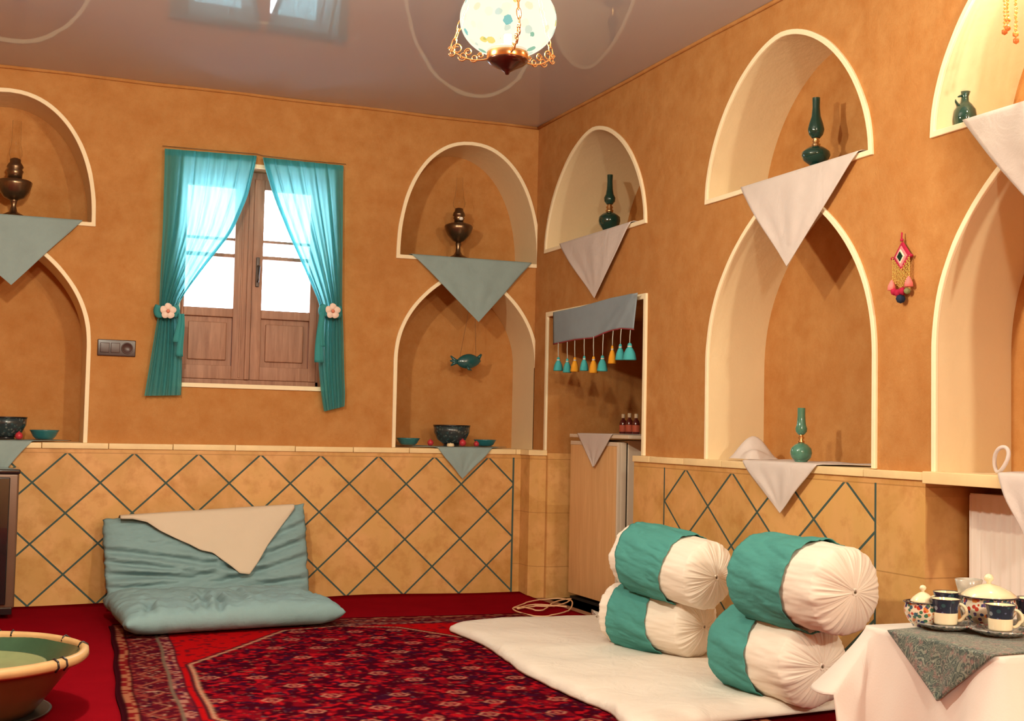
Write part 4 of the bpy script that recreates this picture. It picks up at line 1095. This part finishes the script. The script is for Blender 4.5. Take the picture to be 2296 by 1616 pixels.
def wr_seat(s, t):
    w = .014*fbm(s*4, t*5, 8)+.006*fbm(s*12, t*9, 2)
    for (a0, b0, a1, b1, A) in ((.08, .05, .16, .35, .014), (.12, .0, .13, .3, .014), (.36, .1, .42, .6, .020), (.42, .05, .47, .5, .016), (.47, .2, .44, .7, .014), (.6, .5, .75, .3, .008), (.3, .05, .34, .45, .010), (.55, .2, .62, .8, .008)):
        ex, ey = a1-a0, b1-b0; q = max(0, min(1, ((s-a0)*ex+(t-b0)*ey)/(ex*ex+ey*ey))); d = math.hypot(s-a0-q*ex, (t-b0-q*ey)*.6); w -= A*math.exp(-(d/.020)**2)
        d = math.hypot(s-a0-q*ex-.035, (t-b0-q*ey)*.6); w += A*.6*math.exp(-(d/.022)**2)
    return w
cushion('seat', (p_fl, p_fr, p_br, p_bl), .125, (0, 0, 1), M_SEAT, fs, 0, wr_seat, 130, 60, 5)
# white cover cloth over the backrest
M_IVORY = cloth_mat('ivory_cotton', (.66, .56, .43), .04, fold=.3, bscale=.25)
edge = [(300, 1160, 320, 1160), (345, 1190, 0, 0)]
botm = [(298, 1163), (330, 1170), (360, 1190), (395, 1207), (425, 1220), (450, 1233), (478, 1239), (492, 1250), (520, 1270), (538, 1285), (560, 1287), (580, 1258), (600, 1222), (630, 1180), (660, 1140)]
tpts = [(270, 1157), (330, 1157), (400, 1153), (470, 1149), (540, 1143), (600, 1138), (660, 1132)]
def resample(pts, s):
    L = [0]
    for a_, b2 in zip(pts[:-1], pts[1:]): L.append(L[-1]+math.hypot(b2[0]-a_[0], b2[1]-a_[1]))
    d = s*L[-1]
    for i in range(len(pts)-1):
        if d <= L[i+1]+1e-9:
            f_ = (d-L[i])/(L[i+1]-L[i]); return (pts[i][0]+(pts[i+1][0]-pts[i][0])*f_, pts[i][1]+(pts[i+1][1]-pts[i][1])*f_)
    return pts[-1]
def cvf(s, t):
    x_ = 270+(660-270)*s
    ty = 1157-(x_-270)*.064
    by = np.interp(x_, [q[0] for q in botm], [q[1] for q in botm]) if x_ > 298 else 1163
    if t < .15:          # over the top edge, down behind
        k_ = t/.15; y_ = ty; d_ = -.085-.115*k_
        p = on_y(x_, y_, -.20); return Vector((p.x, d_, p.z+.004+.006*math.sin(PI*k_)-.02*(1-k_)))
    k_ = (t-.15)/.85; y_ = ty+(max(by, ty+3)-ty)*k_
    hh_ = (y_-1140)/200
    Y_ = -.205-.012-.20*max(0, min(1, hh_))-.008*math.sin(PI*k_)
    return on_y(x_, y_, Y_)
mb = MB(); mb.grid(cvf, 70, 30)
tag(mb.build('backrest_cloth', M_IVORY, recenter=True, solid=.003, off=0), 'ivory cloth draped pointed over the back of the grey blue floor seat', 'cloth')

# ---------------------------------------------------------------- white floor mattress
M_MATT = cloth_mat('white_quilted_cotton', (.76, .70, .62), .05, fold=1.8, bscale=.5)
MZ = .052
left = [(995, 1408), (1040, 1425), (1090, 1447), (1130, 1475), (1165, 1503), (1230, 1535), (1300, 1568), (1360, 1590), (1385, 1612), (1420, 1640)]
Lw = [on_z(x, y, .035) for x, y in left]
bk = [on_z(x, y, .05) for x, y in ((995, 1405), (1100, 1390), (1185, 1385), (1300, 1382), (1370, 1382))]
outl = [(q.x, q.y) for q in Lw]+[(-.80, -3.42), (-.42, -3.38), (-.09, -3.34), (-.07, -2.4), (-.08, -1.6), (-.12, -1.02)]+[(q.x, q.y) for q in bk[::-1]][:-1]
def smooth_poly(pts, it=2):
    for _ in range(it):
        o_ = []
        for i in range(len(pts)):
            a_, b2 = pts[i], pts[(i+1) % len(pts)]
            o_ += [(a_[0]*.8+b2[0]*.2, a_[1]*.8+b2[1]*.2), (a_[0]*.2+b2[0]*.8, a_[1]*.2+b2[1]*.8)]
        pts = o_
    return pts
op = smooth_poly(outl, 2)
cx_, cy_ = -.55, -2.2
mb = MB(); rings = [(1.0, .030), (1.0, .038), (.992, .050), (.97, .060), (.93, .066)]+[(.93*(1-i/12), .067) for i in range(1, 12)]
n = len(op); vs = []
for f_, z_ in rings:
    for (x_, y_) in op:
        X_ = cx_+(x_-cx_)*f_; Y_ = cy_+(y_-cy_)*f_
        if f_ > .9: X_ += .006*fbm(x_*9, y_*9, 4)
        zz_ = z_+(.006*fbm(X_*3, Y_*3, 2)+.004*math.sin(Y_*16+X_*3))*(1 if f_ < .98 else 0)
        vs.append((X_, Y_, zz_))
fs_ = [(r_*n+i, r_*n+(i+1) % n, (r_+1)*n+(i+1) % n, (r_+1)*n+i) for r_ in range(len(rings)-1) for i in range(n)]
fs_.append([(len(rings)-1)*n+i for i in range(n)]); fs_.append(list(range(n))[::-1])
mb.add(vs, fs_); mo = mb.build('floor_mattress', M_MATT, recenter=True); fixn(mo)
tag(mo, 'thin white floor mattress under the stacked bolsters along the right wall', 'mattress')

# ---------------------------------------------------------------- bolsters
M_BOL = cloth_mat('white_bolster_cotton', (.82, .74, .64), .03, fold=.35, bscale=.2)
M_TEAL = cloth_mat('teal_bolster_band', (.075, .29, .265), .14, fold=1.4, bscale=.5)
M_HOLE = simple('dark_gather_opening', (.12, .07, .03), .9)
def bolster(label, near, far, r, s0, s1, seed, skew=.02):
    """axis from near cap centre to far cap centre; band between s0..s1 metres from the near cap"""
    near, far = Vector(near), Vector(far); ax = (near-far).normalized(); L = (near-far).length
    ctr = (near+far)/2
    th = thing('bolster', label, 'bolster', tuple(ctr-Vector((0, 0, r))), group='white bolsters with teal bands')
    base = Vector(th.location)
    e1 = ax.cross(Vector((0, 0, 1))).normalized(); e2 = ax.cross(e1).normalized()*-1
    ns, na = 60, 240
    def rad(s):     # s 0..1 from far to near along the surface
        return r
    def pt(a, h, rr): return ctr+ax*h+(e1*math.cos(a)+e2*math.sin(a))*rr-base
    prof = []
    cr = r*.62
    for i in range(15):
        q = i/14*PI/2; prof.append((-(L/2)+cr*.55*(1-math.sin(q))-.0, (r-cr)*0+r*(1-(1-math.sin(q))**1.0*1.0) if False else r*math.sin(q)**.62))
    prof[0] = (-(L/2)+cr*.55+.012, .004)
    P_ = []
    for i in range(18):                       # cap: from centre dimple out to the side
        q = i/17
        rr = r*(.05+.95*math.sin(q*PI/2)); hh_ = cr*.62*(1-math.cos((1-q)*PI/2)) if False else cr*.62*math.cos(q*PI/2)**1.15
        P_.append((rr, hh_, 1-q))
    P_ = [(.0, -.018+P_[0][1], 1.0)]+P_
    hb_ = L/2-cr*.62
    rows = [(-(hb_+h_), rr, g_) for rr, h_, g_ in P_]
    rows += [(-hb_+2*hb_*i/14, r*(1+.02*math.sin(PI*i/14)), 0) for i in range(1, 14)]
    rows += [((hb_+h_), rr, g_) for rr, h_, g_ in P_[::-1]]
    def make(rows, mat, name, extra=0.0, gather=True):
        vs = []
        for (h_, rr, g_) in rows:
            for j in range(na):
                a = 2*PI*j/na
                w = 0
                if gather:
                    gg = math.sin(min(1, g_*1.25)*PI*.5)*(rr/r)*1.0
                    gg = (math.sin(min(1, g_*1.05)*PI*.5)**2.2)*(rr/r)**.8
                    w = .0042*gg*math.sin(31*a+2.0*math.sin(3*a+seed))+.0032*gg*math.sin(47*a+seed*3+1.5*math.sin(5*a))+.002*gg*math.sin(78*a)
                w += .006*fbm(math.cos(a)*2+seed, math.sin(a)*2, h_*7)
                q = pt(a, h_+w*.6*(1 if h_ > 0 else -1)*(g_ > 0), max(.0005, rr+w+extra))
                vs.append(q)
        n_ = len(rows)
        mb = MB(); mb.add(vs, [(i*na+j, i*na+(j+1) % na, (i+1)*na+(j+1) % na, (i+1)*na+j) for i in range(n_-1) for j in range(na)])
        o_ = mb.build(name, mat, th); fixn(o_) if False else None
        return o_
    make(rows, M_BOL, 'cushion')
    # wrapped band, a little loose, edges slightly skewed
    vs = []; nb_ = 28
    for i in range(nb_+1):
        t = i/nb_
        for j in range(na):
            a = 2*PI*j/na
            h0 = L/2-s1+skew*math.sin(a+seed)+.002*math.sin(5*a+seed); h1 = L/2-s0+skew*math.cos(a+seed*2)+.004*math.sin(4*a)
            h_ = h0+(h1-h0)*t
            # follow the cushion's radius
            ah = abs(h_); rr = r*1.02
            if ah > hb_:
                c_ = min(1, (ah-hb_)/(cr*.62)); q = math.acos(min(1, c_**(1/1.15))); rr = r*(.05+.95*math.sin(q))
            w = .0035*math.sin(6*a+4*t+seed)*math.sin(PI*t)+.0030*math.sin(14*a+2*seed+t*5)*(.3+.7*t)+.005*fbm(math.cos(a)*3+seed, math.sin(a)*3+t*1.2, t*2)+.003
            vs.append(pt(a, h_, rr+.004+abs(w)))
    mb = MB(); mb.add(vs, [(i*na+j, i*na+(j+1) % na, (i+1)*na+(j+1) % na, (i+1)*na+j) for i in range(nb_) for j in range(na)])
    o_ = mb.build('teal_band', M_TEAL, th, solid=.0025)
    o_['label'] = 'teal cloth band'
    # gathered opening
    hp = hb_+cr*.62
    mb = MB(); pts = [pt(2*PI*i/18, hp-.002, .010+.001*math.sin(i*3)) for i in range(18)]; mb.tube(pts, .0042, 6, closed=True); mb.build('gathered_ring', M_BOL, th)
    mb = MB(); pts = [pt(2*PI*i/14, hp-.001, .0075) for i in range(14)]; mb.add([pt(0, hp-.006, 0)]+pts, [(0, 1+i, 1+(i+1) % 14) for i in range(14)]); mb.build('dark_opening', M_HOLE, th)
    return th
def axis(nx, ny, z, th_, L, zf=None):
    p = on_z(nx, ny, z); zf = z if zf is None else zf
    t = math.radians(th_); f_ = p+Vector((math.sin(t), math.cos(t), 0))*L; f_.z = zf
    return p, f_
a_, b2 = axis(1580, 1405, .195, -18, .52); bolster('white bolster with a teal band, bottom of the stack nearer the refrigerator', a_, b2, .130, .19, .44, 1.0)
a2 = on_x(1607, 1295, a_.x-.04); d_ = Vector((math.sin(math.radians(-13)), math.cos(math.radians(-15)), 0)); b3 = a2+d_*.54; b3.z += .045
bolster('white bolster with a teal band, top of the stack nearer the refrigerator', a2, b3, .134, .17, .46, 2.3)
a_, b2 = axis(1845, 1495, .20, -4, .50); bolster('white bolster with a teal band, bottom of the stack beside the table', a_, b2, .145, .232, .51, 3.7)
a2 = on_x(1918, 1328, a_.x+.0); b3 = a2+Vector((math.sin(math.radians(-6))*.52, math.cos(math.radians(-6))*.52, .0))
bolster('white bolster with a teal band, top of the stack beside the table', a2, b3, .145, .17, .46, 5.1)

# ---------------------------------------------------------------- cable loops by the fridge
M_CABLE = simple('pale_cable', (.80, .50, .28), .5)
cp = [(1152, 1362), (1180, 1352), (1215, 1345), (1250, 1342), (1278, 1346), (1283, 1356), (1270, 1372), (1230, 1381), (1190, 1380), (1160, 1372), (1150, 1364), (1170, 1362), (1200, 1368), (1222, 1366), (1240, 1352), (1262, 1345), (1280, 1343), (1272, 1350), (1235, 1360), (1195, 1360), (1160, 1365), (1200, 1356), (1280, 1362)]
P_ = [on_z(x, y, .02) for x, y in cp]; pts = []
for i in range(len(P_)-1):
    p0, p1, p2, p3 = P_[max(i-1, 0)], P_[i], P_[i+1], P_[min(i+2, len(P_)-1)]
    for j in range(6):
        t = j/6; pts.append(.5*((2*p1)+(-p0+p2)*t+(2*p0-5*p1+4*p2-p3)*t*t+(-p0+3*p1-3*p2+p3)*t**3)+Vector((0, 0, .004*math.sin(i*1.3)**2)))
mb = MB(); mb.tube(pts, .004, 6); tag(mb.build('cable', M_CABLE, recenter=True), 'pale looped cable lying on the red carpet beside the refrigerator', 'cable')

# ---------------------------------------------------------------- radiator
M_RAD = simple('white_radiator_enamel', (.86, .80, .74), .35, var=.02)
ry = on_x(2180, 1120, .14).y
rd = thing('radiator', 'white panel radiator in the recess below the ledge at the right', 'radiator', (.14, -4.25, .09))
y1_ = ry+4.25; y0_ = -.80; zt_r = on_x(2182, 1109, .14).z-.09
mb = MB(); n = 200
def rf(s, t):
    y = y0_+(y1_-y0_)*s; ph = (y/.045) % 1; d = .007*(.5+.5*math.cos(2*PI*ph))**2
    if t < .06 or t > .94 or s < .02 or s > .98: d = .006
    return (-d, y, zt_r*t)
mb.grid(rf, 360, 30); mb.box((.0, y0_, 0), (.075, y1_, zt_r)); mb.build('panel', M_RAD, rd)
mb = MB(); mb.box((-.008, y0_-.002, zt_r-.002), (.08, y1_+.002, zt_r+.006), 0, .002); mb.build('top_grille', M_RAD, rd)
mb = MB(); mb.box((-.010, y1_-.002, 0), (.078, y1_+.004, zt_r), 0, .002); mb.build('side_cover', M_RAD, rd)
for yy in (-.6, .5):
    mb = MB(); mb.box((.02, yy, -.088), (.06, yy+.03, .0)); mb.build('foot', M_RAD, rd)

# ---------------------------------------------------------------- tea table
ZT = .50
M_TCL = cloth_mat('white_table_linen', (.72, .66, .60), .03, fold=.35, bscale=.25)
xa, yf_, yn = -.955, -4.41, -4.885; xb = -.30
tb = thing('side_table', 'low square table under a white cloth at the right front', 'table', ((xa+xb)/2, (yf_+yn)/2, 0))
M_TW = wood_mat('dark_table_wood', (.12, .06, .03), (.2, .1, .05))
hx_, hy_ = (xb-xa)/2-.012, (yf_-yn)/2-.012
mb = MB(); mb.box((-hx_, -hy_, ZT-.035), (hx_, hy_, ZT-.008), 0, .004); mb.build('tabletop', M_TW, tb)
for sx in (-1, 1):
    for sy in (-1, 1):
        mb = MB(); mb.box((sx*hx_-sx*.03-.015, sy*hy_-sy*.03-.015, .009), (sx*hx_-sx*.03+.015, sy*hy_-sy*.03+.015, ZT-.035), 0, .004); mb.build('leg', M_TW, tb)
# table cloth: rounded rectangle perimeter, skirts with folds
def perim(n_):
    pts = []; hx2, hy2, rr = (xb-xa)/2, (yf_-yn)/2, .022
    for (cx2, cy2, a0) in ((hx2-rr, hy2-rr, 0), (-hx2+rr, hy2-rr, 90), (-hx2+rr, -hy2+rr, 180), (hx2-rr, -hy2+rr, 270)):
        for i in range(9): a = math.radians(a0+90*i/8); pts.append((cx2+rr*math.cos(a), cy2+rr*math.sin(a), math.cos(a), math.sin(a), a0+90*i/8))
    out = []
    for i in range(len(pts)):
        p, q = pts[i], pts[(i+1) % len(pts)]; d = math.hypot(p[0]-q[0], p[1]-q[1]); k_ = max(1, int(d/.012))
        for j in range(k_):
            f_ = j/k_; out.append(tuple(p[c2]+(q[c2]-p[c2])*f_ for c2 in range(4))+((p[4]+((q[4]-p[4]) % 360)*f_) % 360,))
    return out
pr = perim(0); mb = MB(); vs = []; NR = 26
tc = Vector(tb.location)
for r_i in range(NR+1):
    t = r_i/NR
    for (x_, y_, nx, ny, ang) in pr:
        # distance to nearest corner measured along the edge
        dxc = min(abs(x_-(xb-xa)/2), abs(x_+(xb-xa)/2)); dyc = min(abs(y_-(yf_-yn)/2), abs(y_+(yf_-yn)/2)); dc = min(max(dxc, 0)+0, 9) if abs(ny) > .7 else dyc
        dc = dxc+dyc
        drop = .30
        if y_ > (yf_-yn)/2-.05: drop = .14+.02*math.exp(-dc*8)            # short side toward the wall
        flare = .035+.10*math.exp(-(dc/.10)**2)
        fold = .014*math.sin(dc*48)*min(1, dc*10)
        o_ = (flare+fold)*t**1.2
        if t == 0: o_ = 0
        z_ = ZT-.004+.006*0-drop*t if t > 0 else ZT-.003
        vs.append((tc.x+x_+nx*(o_+.002), tc.y+y_+ny*(o_+.002), z_))
n = len(pr)
fs_ = [(r_*n+i, (r_+1)*n+i, (r_+1)*n+(i+1) % n, r_*n+(i+1) % n) for r_ in range(NR) for i in range(n)]
mb.add(vs, fs_); mb.add([(v_[0], v_[1], ZT-.003) for v_ in vs[:n]], [list(range(n))])
o = mb.build('tablecloth', M_TCL, recenter=True, solid=.002, off=0)
bm = bmesh.new(); bm.from_mesh(o.data); bmesh.ops.remove_doubles(bm, verts=bm.verts, dist=.0005); bm.to_mesh(o.data); bm.free()
tag(o, 'white tablecloth with hanging corners over the low table', 'tablecloth')
# paisley cloth
def paisley():
    m, nt, b = newmat('paisley_termeh'); v = coords(nt)
    vo = nt.nodes.new('ShaderNodeTexVoronoi'); vo.feature = 'SMOOTH_F1'; vo.inputs['Scale'].default_value = 60
    nd = nt.nodes.new('ShaderNodeTexNoise'); nd.inputs['Scale'].default_value = 14; nt.links.new(v, nd.inputs['Vector'])
    nt.links.new(mix(nt, .12, v, nd.outputs['Color']), vo.inputs['Vector'])
    w = math_n(nt, 'SINE', math_n(nt, 'MULTIPLY', vo.outputs['Distance'], 40))
    c = mix(nt, ramp(nt, w, .35, .6), (.035, .06, .05), (.17, .20, .15))
    c = mix(nt, math_n(nt, 'MULTIPLY', ramp(nt, noise_n(nt, 45, 4, .7, v), .52, .66), .8), c, (.24, .12, .11))
    c = mix(nt, math_n(nt, 'MULTIPLY', ramp(nt, noise_n(nt, 120, 2, .7, v), .55, .72), .6), c, (.34, .34, .28))
    nt.links.new(c, b.inputs['Base Color']); b.inputs['Roughness'].default_value = .7; b.inputs['Sheen Weight'].default_value = .2
    return m
M_PAIS = paisley()
qa = on_z(1995, 1398, ZT+.003); qb = on_z(2262, 1462, ZT+.003); tipw = on_x(2110, 1570, xa-.03)
ye, yn2 = on_x(1997, 1398, xa).y, on_x(2236, 1466, xa).y
def pf(s, t):
    y = yn2+(ye-yn2)*s
    if t < .5:
        k_ = t/.5; return (xa+.002+(xb-xa-.02)*(1-k_), y*(k_)+(1-k_)*(yn2+.03+(yf_-yn2-.05)*s), ZT+.002)
    k_ = (t-.5)/.5
    return (xa-.008-.030*k_-.004*math.sin(s*9), y*(1-k_)+tipw.y*k_, (ZT+.001)*(1-k_)+tipw.z*k_)
mb = MB(); mb.grid(pf, 40, 60)
tag(mb.build('paisley_cloth', M_PAIS, recenter=True, solid=.002, off=0), 'green grey paisley cloth laid pointed over the white tablecloth under the tea set', 'cloth')

# tea set
M_PORC = simple('cream_porcelain', (.86, .76, .52), .15, coat=.7, var=.03)
M_FLOR = floral_mat('enamel_flower_band', (.70, .62, .48), [(.03, .05, .16), (.45, .05, .03), (.04, .12, .18), (.62, .55, .42), (.05, .16, .10), (.10, .06, .18), (.60, .20, .05)], 95, .18, .52)
M_FLORD = floral_mat('dark_enamel_flower_band', (.015, .02, .045), [(.02, .03, .10), (.10, .12, .22), (.20, .06, .08), (.03, .08, .10), (.22, .26, .30), (.015, .02, .05)], 90, .18, .45)
M_NAVYR = simple('dark_navy_rim', (.012, .012, .03), .2, coat=.6)
M_SAUC = floral_mat('saucer_pattern', (.25, .25, .24), [(.6, .57, .5), (.05, .06, .10), (.10, .15, .14), (.30, .06, .05), (.4, .4, .36)], 110, .2, .45)
def cup(px, py, label, handle_deg, sauc=True, w=48, h=66, z0=ZT+.004):
    """px,py = bottom centre of the cup on the table"""
    p = on_z(px, py, z0); k = mpp(p); zc = .012 if sauc else 0.0
    c_ = thing('tea_cup', label, 'cup', (p.x, p.y, z0+zc), group='tea cups')
    r = w*.5*k*1.2; H = h*k*.80
    mb = MB(); mb.lathe([(0, .002), (r*.74, .002), (r*.78, .0), (r*.82, .004), (r*.86, H*.47)], 40, cap=False); mb.build('cup_body', M_PORC, c_)
    mb = MB(); mb.lathe([(r*.86, H*.47), (r*.90, H*.72), (r*1.05, H*.97)], 40, cap=False); mb.build('flower_band', M_FLORD, c_)
    mb = MB(); mb.lathe([(r*1.05, H*.965), (r*1.08, H), (r*1.03, H*1.01), (r*1.02, H*.97)], 40, cap=False); mb.build('rim', M_NAVYR, c_)
    mb = MB(); mb.lathe([(r*1.02, H*.985), (r*.95, H*.85), (r*.84, H*.6), (0, H*.55)], 40, cap=False); mb.build('cup_inside', M_PORC, c_)
    a = math.radians(handle_deg); d = Vector((math.cos(a), math.sin(a), 0)); pts = []
    for i in range(15):
        q = i/14; an = -PI*.5+PI*q; pts.append(d*(r*.84+r*.62*math.cos(an)*(1 if q > .4 else .8))+Vector((0, 0, H*.48+H*.34*math.sin(an))))
    mb = MB(); mb.tube(pts, [.0035+.001*math.sin(PI*i/14) for i in range(15)], 8); mb.build('handle', M_PORC, c_)
    if sauc:
        mb = MB(); R = 62*k
        mb.lathe([(0, .004), (R*.5, .003), (R*.55, .0), (R*.62, .002), (R*.98, .013), (R, .016), (R*.97, .017), (R*.62, .008), (R*.4, .0075), (0, .0078)], 48, c=(p.x, p.y, z0), cap=False)
        tag(mb.build('saucer', M_SAUC, recenter=True), 'patterned saucer under the '+label, 'saucer', 'saucers')
rd_ = math.degrees(math.atan2(RR[1], RR[0]))
cup(2120, 1410, 'tea cup nearest the left front edge of the table', rd_-8)
cup(2243, 1424, 'tea cup at the front right of the table', rd_-15)
cup(2123, 1387, 'tea cup behind the left front cup, between sugar bowl and tureen', rd_+175, False, 44, 70)
cup(2308, 1404, 'tea cup cut by the right picture edge, behind the front right cup', rd_+100, False, 48, 72)
def lidded(px, py, name, label, cat, R, H, lid, knob, z0=ZT+.004, low=None):
    p = on_z(px, py, z0); k = mpp(p); th = thing(name, label, cat, (p.x, p.y, z0)); R *= k; H *= k; k1 = k
    mb = MB(); mb.lathe([(0, 0), (R*.55, 0), (R*.58, H*.06), (R*.80, H*.25), (R, H*.58), (R*1.0, H*.72), (R*.93, H*.92), (R*.96, H)], 44, cap=False); mb.build('bowl_body', M_FLOR, th)
    mb = MB(); mb.lathe([(R*.93, H*.985), (R*1.06, H*1.0), (R*1.06, H*1.03), (R*.93, H*1.03), (R*.93, H*.985)], 44, cap=False); mb.build('rim', M_NAVYR, th)
    mb = MB(); LR = R*lid; mb.lathe([(LR, H*1.02), (LR*1.0, H*1.06), (LR*.8, H*1.20), (LR*.4, H*1.36), (LR*.14, H*1.42), (0, H*1.43)], 44, cap=False); lo = mb.build('lid', M_PORC, th)
    mb = MB(); kr = knob*k1; zk = H*1.40; mb.lathe([(kr*.5, zk), (kr*.45, zk+kr*.5), (kr*.9, zk+kr*.9), (kr, zk+kr*1.4), (kr*.7, zk+kr*2.0), (0, zk+kr*2.2)], 24); mb.build('lid_knob', M_PORC, lo)
lidded(2069, 1403, 'sugar_bowl', 'flower painted sugar bowl with a domed lid at the left of the tea set', 'sugar bowl', 38, 50, .66, 7)
lidded(2217, 1405, 'teapot', 'large flower painted pot with a pale domed lid in the middle of the tea set', 'pot', 56, 62, .97, 10)
p = on_z(2172, 1388, ZT+.004); k = mpp(p)
mb = MB(); mb.lathe([(r*k, z*k) for r, z in [(0, 0), (14, 0), (15, 5), (20, 30), (22, 60), (28, 82), (26, 83), (22, 60), (16, 20), (0, 14)]], 40, c=tuple(p), cap=False)
tag(mb.build('milk_pitcher', simple('cobalt_and_cream_glaze', (.45, .42, .36), .2, coat=.5, var=.5, nscale=30), recenter=True), 'tall pale cup with a flared rim behind the large flower painted pot', 'pitcher')

# ---------------------------------------------------------------- big glazed basin
bc = on_z(-98, 1577, .0); D_ = 4.25
rimz = .215
ctr = on_z(-96, 1463, rimz); k = mpp(ctr); RB = 250*k
M_TERRA = simple('terracotta_glaze', (.12, .042, .014), .4, var=.35, nscale=7, coat=.4); M_GRNGL = simple('bottle_green_glaze', (.035, .085, .045), .22, var=.4, nscale=10, coat=.5); M_RIMG = simple('cream_ochre_rim_glaze', (.56, .35, .16), .35, var=.25, nscale=14)
ba = thing('glazed_basin', 'large terracotta basin with green glazed inside and cream rim at the left front', 'basin', (ctr.x, ctr.y, .024))
hb = rimz-.024
mb = MB(); mb.lathe([(0, .0), (RB*.60, .0), (RB*.66, hb*.15), (RB*.90, hb*.80), (RB*.97, hb*.95)], 72, cap=False); mb.build('basin_wall', M_TERRA, ba)
mb = MB(); mb.lathe([(RB*.955, hb*.98), (RB*.87, hb*.78), (RB*.66, hb*.25), (RB*.58, hb*.16), (0, hb*.12)], 72, cap=False); ins = mb.build('green_inside', M_GRNGL, ba)
mb = MB(); mb.lathe([(RB*.945, hb*.92), (RB*.985, hb*.86), (RB*1.015, hb*.92), (RB*1.01, hb*1.01), (RB*.97, hb*1.05), (RB*.94, hb*1.0), (RB*.945, hb*.92)], 90, cap=False, fn=lambda a, q: 1+.004*math.sin(9*a)); rm = mb.build('rim', M_RIMG, ba)
for da in (-.27, -.37, .5, .9, 1.5, 1.62, 2.4, 3.3):
    mb = MB(); a = math.radians(rd_)+da; pts = [(RB*q_*math.cos(a), RB*q_*math.sin(a), hb*z_) for q_, z_ in ((.938, .97), (.955, 1.045), (.975, 1.065), (1.012, 1.02), (1.022, .93), (.99, .85))]
    mb.tube(pts, .0035, 6); mb.build('dark_glaze_stripe', M_DARK, rm)
mb = MB(); mb.lathe([(0, hb*.165), (RB*.30, hb*.165), (RB*.33, hb*.22), (RB*.55, hb*.50), (RB*.67, hb*.76), (RB*.685, hb*.80), (RB*.66, hb*.80), (RB*.62, hb*.71), (RB*.3, hb*.68), (0, hb*.675)], 72, cap=False)
tag(mb.build('nested_dish', simple('sage_glaze', (.22, .27, .13), .3, var=.25, nscale=9), None), 'sage green shallow dish standing inside the large basin', 'dish')
bpy.context.view_layer.update()
td = bpy.data.objects['nested_dish']; td.location = (ctr.x, ctr.y, .024)
mb = MB(); TR = RB*.73; mb.lathe([(0, 0), (TR*.85, 0), (TR, .008), (TR*1.01, .012), (TR*.98, .013), (TR*.84, .006), (0, .005)], 72, c=(ctr.x, ctr.y, .0165), cap=False)
tag(mb.build('tray', simple('dark_steel_tray', (.02, .018, .016), .45, 0), recenter=True), 'dark round metal tray under the large basin', 'tray')

# ---------------------------------------------------------------- black heater at the left edge
hx0, hx1 = -3.40, on_y(38, 1200, -.42).x
he = thing('heater', 'tall black glass heater against the tiled wall at the left edge', 'heater', ((hx0+hx1)/2, -.24, .029))
w2 = (hx1-hx0)/2; ht_ = on_y(38, 1060, -.42).z
M_HB = simple('black_gloss_enamel', (.014, .013, .014), .12, coat=.6, var=.1); M_HG = simple('smoked_bronze_side', (.15, .085, .055), .3, .2)
mb = MB(); mb.box((-w2, -.18, .03), (w2, .17, ht_-.03), 0, .012); mb.build('heater_body', M_HG, he)
mb = MB(); mb.box((-w2+.01, -.198, .05), (w2-.040, -.176, ht_-.05), 0, .006); mb.build('glass_front', M_HB, he)
mb = MB(); mb.box((-w2-.005, -.19, ht_-.035), (w2+.005, .175, ht_-.012), 0, .008); mb.build('heater_top', M_HB, he)
mb = MB(); mb.box((-w2+.01, -.18, 0), (w2-.01, .16, .035), 0, .004); mb.build('heater_base', M_HB, he)
